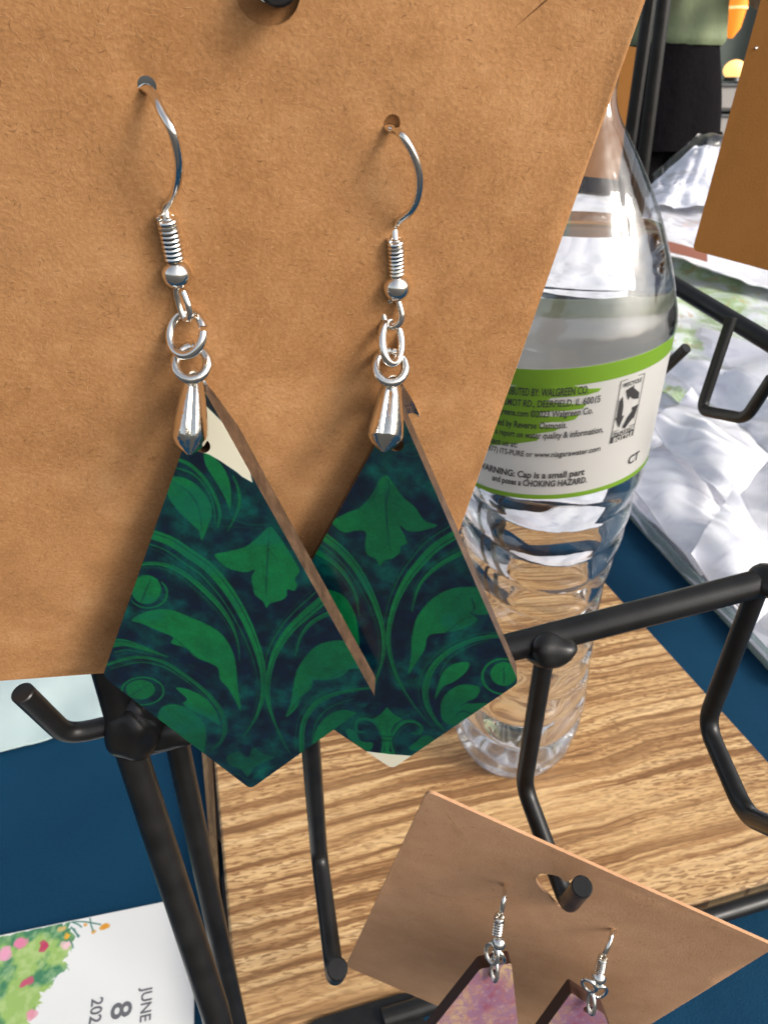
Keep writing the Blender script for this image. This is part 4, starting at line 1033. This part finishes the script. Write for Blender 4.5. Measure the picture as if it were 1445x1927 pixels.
edgep = [(-90, 1800), (-20, 1768), (60, 1752), (105, 1738), (134, 1733), (138, 1765), (134, 1790), (122, 1812), (128, 1825), (104, 1838), (98, 1852), (90, 1862), (72, 1876), (78, 1890), (60, 1905), (52, 1935), (30, 1990), (-90, 2000)]
pp = [wloc(*p) for p in edgep]; jag = []
for i in range(len(pp)):
    a_, b_ = Vector(pp[i]), Vector(pp[(i + 1) % len(pp)])
    for k in range(6): q_ = a_.lerp(b_, k / 6); jag.append((q_.x + random.gauss(0, .0007), q_.y + random.gauss(0, .0007)))
r.blend(r.polymask(jag), leafc, .96)
for (px, py, s, c) in [(38, 1772, 13, (222, 128, 160)), (12, 1796, 14, (232, 160, 186)), (84, 1781, 11, (190, 62, 96)), (49, 1848, 10, (196, 84, 112)), (127, 1780, 9, (238, 196, 200)), (58, 1905, 11, (224, 150, 164)), (126, 1762, 6, (232, 170, 50)), (116, 1748, 8, (206, 180, 110)), (198, 1742, 9, (222, 150, 40)), (175, 1755, 5, (220, 168, 90)), (162, 1741, 4, (224, 160, 70))]:
    for q_ in range(5):
        cx, cy = wloc(px + random.gauss(0, s * .35), py + random.gauss(0, s * .3)); rr = s * .2711 / FPX * random.uniform(.5, .8)
        r.blend(r.polymask([(cx + rr * math.cos(t) * random.uniform(.7, 1.1), cy + rr * math.sin(t) * random.uniform(.7, 1.1)) for t in np.linspace(0, 6.0, 9)]), np.array(c) / 255., .75)
for st in ([(138, 1735), (160, 1735), (190, 1740)], [(170, 1727), (172, 1740), (176, 1752)], [(135, 1745), (143, 1755), (150, 1762)], [(135, 1735), (148, 1740), (154, 1745)], [(132, 1768), (137, 1778), (138, 1784)], [(140, 1748), (146, 1760), (148, 1764)]):
    r.blend(r.strokemask(cr([(*wloc(*p), .0005) for p in st], 5)), np.array([64, 116, 104]) / 255., .9)
im = r.image('watercolour_print'); x0_, y0_, w0_, h0_ = r.x0, r.y0, r.w * r.res, r.h * r.res
pf = Frame(wf.w(0, 0, .00012), wf.n, wf.x)
V, F = plate([[(.0004, -Hw * .545), (Lw - .0004, -Hw * .545), (Lw - .0004, -.0004), (.0004, -.0004)]], .00008, pf)
part('watercolour_flowers', V, F, print_material('watercolour_print', im, .6, (300, .05, .0002), 0), INV, pf, smooth=False, uv=lambda q: ((q.x - x0_) / w0_, (q.y - y0_) / h0_))
def inv_text(s, top, size, bold=False, wide=1.0):
    V, F = text_mesh(s, bold); x0, y0 = wloc(*top)      # reads downwards in the picture, letter tops to the right
    h_ = size; part('printed_text', [wf.w(x0 + v[1] * h_ , y0 - v[0] * h_ * wide, .00025) for v in V], F, INKG, INV, wf)
INKG = simple('grey_print_ink', srgb(104, 104, 108), .5)
inv_text('JUNE', (268, 1861), .0052, False, .95); inv_text('8', (212, 1889), .0098, False, 1.15); inv_text('2024', (174, 1880), .0056, False, 1.0)

# ------------------------------------------------------------------ person standing beyond the table
def person():
    base = Vector((.715, 2.12, -.72)); T_ = thing('person', base, 'person in a sage green top and loose black trousers beyond the table', 'person')
    SKIN = simple('skin', srgb(196, 150, 124), .5); HAIR = simple('dark_hair', srgb(50, 36, 28), .6)
    J = {'pel': (0, 0, .95), 'wst': (0, 0, 1.10), 'che': (0, .0, 1.32), 'nk': (0, .0, 1.47), 'hd0': (0, -.01, 1.55), 'hd1': (0, -.015, 1.64), 'hd2': (0, 0, 1.71)}
    verts = [J['pel'], J['wst'], J['che'], J['nk'], J['hd0'], J['hd1'], J['hd2']]; ed_ = [(i, i + 1) for i in range(6)]; rad = [(.10, .09), (.085, .07), (.11, .085), (.045, .045), (.065, .075), (.075, .09), (.045, .05)]
    for s in (-1, 1):
        b = len(verts); verts += [(s * .17, 0, 1.40), (s * .22, .02, 1.18), (s * .10, -.20, 1.22), (s * .05, -.26, 1.24)]; rad += [(.05, .05), (.04, .04), (.028, .028), (.024, .032)]; ed_ += [(2, b), (b, b + 1), (b + 1, b + 2), (b + 2, b + 3)]
        for f in range(5):
            c = len(verts); an = (f - 2) * .012; verts += [(s * .04 + an, -.30, 1.245 + .005 * (f == 0)), (s * .035 + an, -.325 + abs(f - 2) * .004, 1.235)]; rad += [(.009, .009), (.007, .007)]; ed_ += [(b + 3, c), (c, c + 1)]
        b = len(verts); verts += [(s * .085, 0, .88), (s * .095, -.01, .48), (s * .095, .01, .09), (s * .10, -.13, .03)]; rad += [(.085, .09), (.055, .06), (.035, .04), (.035, .025)]; ed_ += [(0, b), (b, b + 1), (b + 1, b + 2), (b + 2, b + 3)]
    me = bpy.data.meshes.new('body'); me.from_pydata(verts, ed_, []); me.materials.append(SKIN); o = bpy.data.objects.new('body', me); COL.objects.link(o); o.parent = T_
    bm = bmesh.new(); bm.from_mesh(me); bm.verts.ensure_lookup_table(); ly = bm.verts.layers.skin.verify()
    for i, rr_ in enumerate(rad): bm.verts[i][ly].radius = rr_; bm.verts[i][ly].use_root = (i == 0)
    bm.to_mesh(me); bm.free(); o.modifiers.new('skin', 'SKIN')
    sb = o.modifiers.new('sub', 'SUBSURF'); sb.levels = 2; sb.render_levels = 2
    def loft(name, rings, mat, n=72, fold=.0, seed=0):
        V = []; F = []
        for j, (x, y, z, rx, ry) in enumerate(rings):
            for i in range(n):
                a = 2 * math.pi * i / n; k = 1 + fold * noise.noise(Vector((math.cos(a) * 2.2, math.sin(a) * 2.2, z * 5 + seed)))
                V.append(base + Vector((x + rx * k * math.cos(a), y + ry * k * math.sin(a), z)))
        for j in range(len(rings) - 1):
            for i in range(n): a = j * n + i; b = j * n + (i + 1) % n; F.append((a, b, b + n, a + n))
        return part(name, V, F, mat, T_)
    SH = simple('sage_knit', srgb(132, 144, 110), .8, bump=(120, .3, .004)); PT = simple('black_trouser', (.006, .005, .006, 1), .95, bump=(30, .5, .01), Specular_IOR_Level=.1)
    shr = cr([(0, 0, 1.085, .118, .105), (0, 0, 1.10, .124, .110), (0, 0, 1.13, .120, .108), (0, 0, 1.20, .118, .105), (0, 0, 1.32, .150, .115), (0, 0, 1.42, .150, .10), (0, 0, 1.47, .07, .07)], 8)
    loft('shirt', shr, SH, fold=.10, seed=2)
    for s in (-1, 1):
        V, F = tube([base + Vector(p) for p in cr([(s * .12, 0, 1.42), (s * .19, .01, 1.34), (s * .222, .02, 1.20)], 6)], [.058] * 13, 16); part('sleeve', V, F, SH, T_)
    loft('trousers', cr([(0, 0, 1.10, .112, .10), (0, 0, 1.04, .130, .115), (0, 0, .95, .155, .13), (0, 0, .86, .170, .14)], 6), PT, fold=.05)
    for s in (-1, 1): loft('trouser_leg', cr([(s * .060, 0, .90, .095, .12), (s * .078, 0, .80, .104, .12), (s * .088, 0, .62, .112, .12), (s * .095, 0, .5, .115, .12), (s * .10, 0, .25, .12, .13), (s * .11, 0, .05, .135, .14)], 6), PT, fold=.16, seed=s * 3)
    V, F = sphere(base + Vector((0, .012, 1.665)), .105, sx=(.86, 1.0, 1.02), lump=.1); part('hair', V, F, HAIR, T_)
    for s in (-1, 1): V, F = sphere(base + Vector((s * .10, -.06, .035)), .12, sx=(.42, 1, .32)); part('shoe', V, F, BLACK, T_)
person()
# ------------------------------------------------------------------ far background: dark stall wall, lamps, pale crates
DW = simple('dark_canvas', srgb(74, 82, 78), .9, bump=(8, .3, .02))
fw = FLAT((0, 0, -.72), Vector((1, 0, 0)))
V = []; F = []
nx = 160
for j in range(2):
    for i in range(nx): x = -.4 + 4.4 * i / (nx - 1); V.append(Vector((x, 3.6 + .03 * math.sin(x * 22), -.72 + j * 3.0)))
for i in range(nx - 1): F.append((i, i + 1, i + 1 + nx, i + nx))
V += [v + Vector((0, .02, 0)) for v in V]; n_ = 2 * nx; F += [tuple(k + n_ for k in reversed(f)) for f in F[:nx - 1]]
tag(part('canvas_wall', V, F, DW), 'dark grey green canvas wall at the back of the market stall', 'canvas wall')
def lampmat(name, c, s): m = M(name, (*c[:3], 1), .5); m.b.inputs['Emission Color'].default_value = c; m.b.inputs['Emission Strength'].default_value = s; return m.mat
def lathe_pts(c, prof, n=32):
    V = []; F = []
    for z, r_ in prof:
        for i in range(n): a = 2 * math.pi * i / n; V.append(Vector(c) + Vector((r_ * math.cos(a), r_ * math.sin(a), z)))
    for j in range(len(prof) - 1):
        for i in range(n): a = j * n + i; b = j * n + (i + 1) % n; F.append((a, b, b + n, a + n))
    F.append(tuple(reversed(range(n)))); F.append(tuple((len(prof) - 1) * n + i for i in range(n))); return V, F
c = P(1373, 72, 2.55); LT = thing('pendant_lamp', c, 'tall tapering amber glass lamp glowing behind the person', 'lamp')
V, F = lathe_pts(c, [(0, .008), (.03, .028), (.10, .036), (.22, .040), (.30, .040)]); part('lamp_glass', V, F, lampmat('amber_glow', (1, .30, .03, 1), .55), LT)
V, F = lathe_pts(c, [(.30, .03), (.33, .02), (.34, .004), (1.2, .004)]); part('lamp_holder', V, F, BLACK, LT)
V, F = lathe_pts(c + Vector((0, 0, .085)), [(0, .0375), (.008, .0378)]); part('lamp_band', V, F, lampmat('pale_band', (1, .6, .25, 1), .8), LT)
c = P(1378, 145, 2.45); LT = thing('table_lamp', c, 'small round warm white lamp glowing on the pale crates', 'lamp')
V, F = sphere(c + Vector((0, 0, .022)), .036, sx=(1, 1, .8)); part('lamp_globe', V, F, lampmat('warm_glow', (1, .58, .20, 1), 1.1), LT)
V, F = lathe_pts(c + Vector((0, 0, -.012)), [(0, .03), (.012, .026)]); part('lamp_base', V, F, BLACK, LT)
cr_ = FLAT(P(1378, 150, 2.45), Vector((1, 0, 0))); GR = simple('pale_grey_plastic', srgb(176, 170, 164), .4)
for k in range(3):
    bx = thing('storage_crate', cr_.w(0, 0, -.08 - .09 * k), ['topmost', 'middle', 'lowest'][k] + ' pale grey crate of the stack below the small lamp', 'crate', 'crates stacked beyond the person')
    V, F = box(cr_, -.10, .2, -.08, .25, -.09 - .09 * k, -.014 - .09 * k, .008); part('crate_body', V, F, GR, bx, smooth=False)
    V, F = box(cr_, -.105, .205, -.085, .255, -.022 - .09 * k, -.012 - .09 * k, .003); part('lid', V, F, simple('crate_lid', G1(.12), .5), bx, smooth=False)
kk = cr_.w(0, 0, -.28).z
tb = thing('folding_table', (cr_.o.x, cr_.o.y, -.72), 'plain folding table under the pale crates at the back', 'table')
V, F = box(cr_, -.35, .9, -.25, .45, kk - cr_.o.z - .035, kk - cr_.o.z - .004, .004); part('tabletop', V, F, PLY, tb, smooth=False)
for x, y in ((-.3, -.2), (.85, -.2), (-.3, .4), (.85, .4)):
    q_ = cr_.w(x, y); V, F = tube([(q_.x, q_.y, -.72), (q_.x, q_.y, kk - .034)], .015, 10); part('leg', V, F, BLACK, tb)
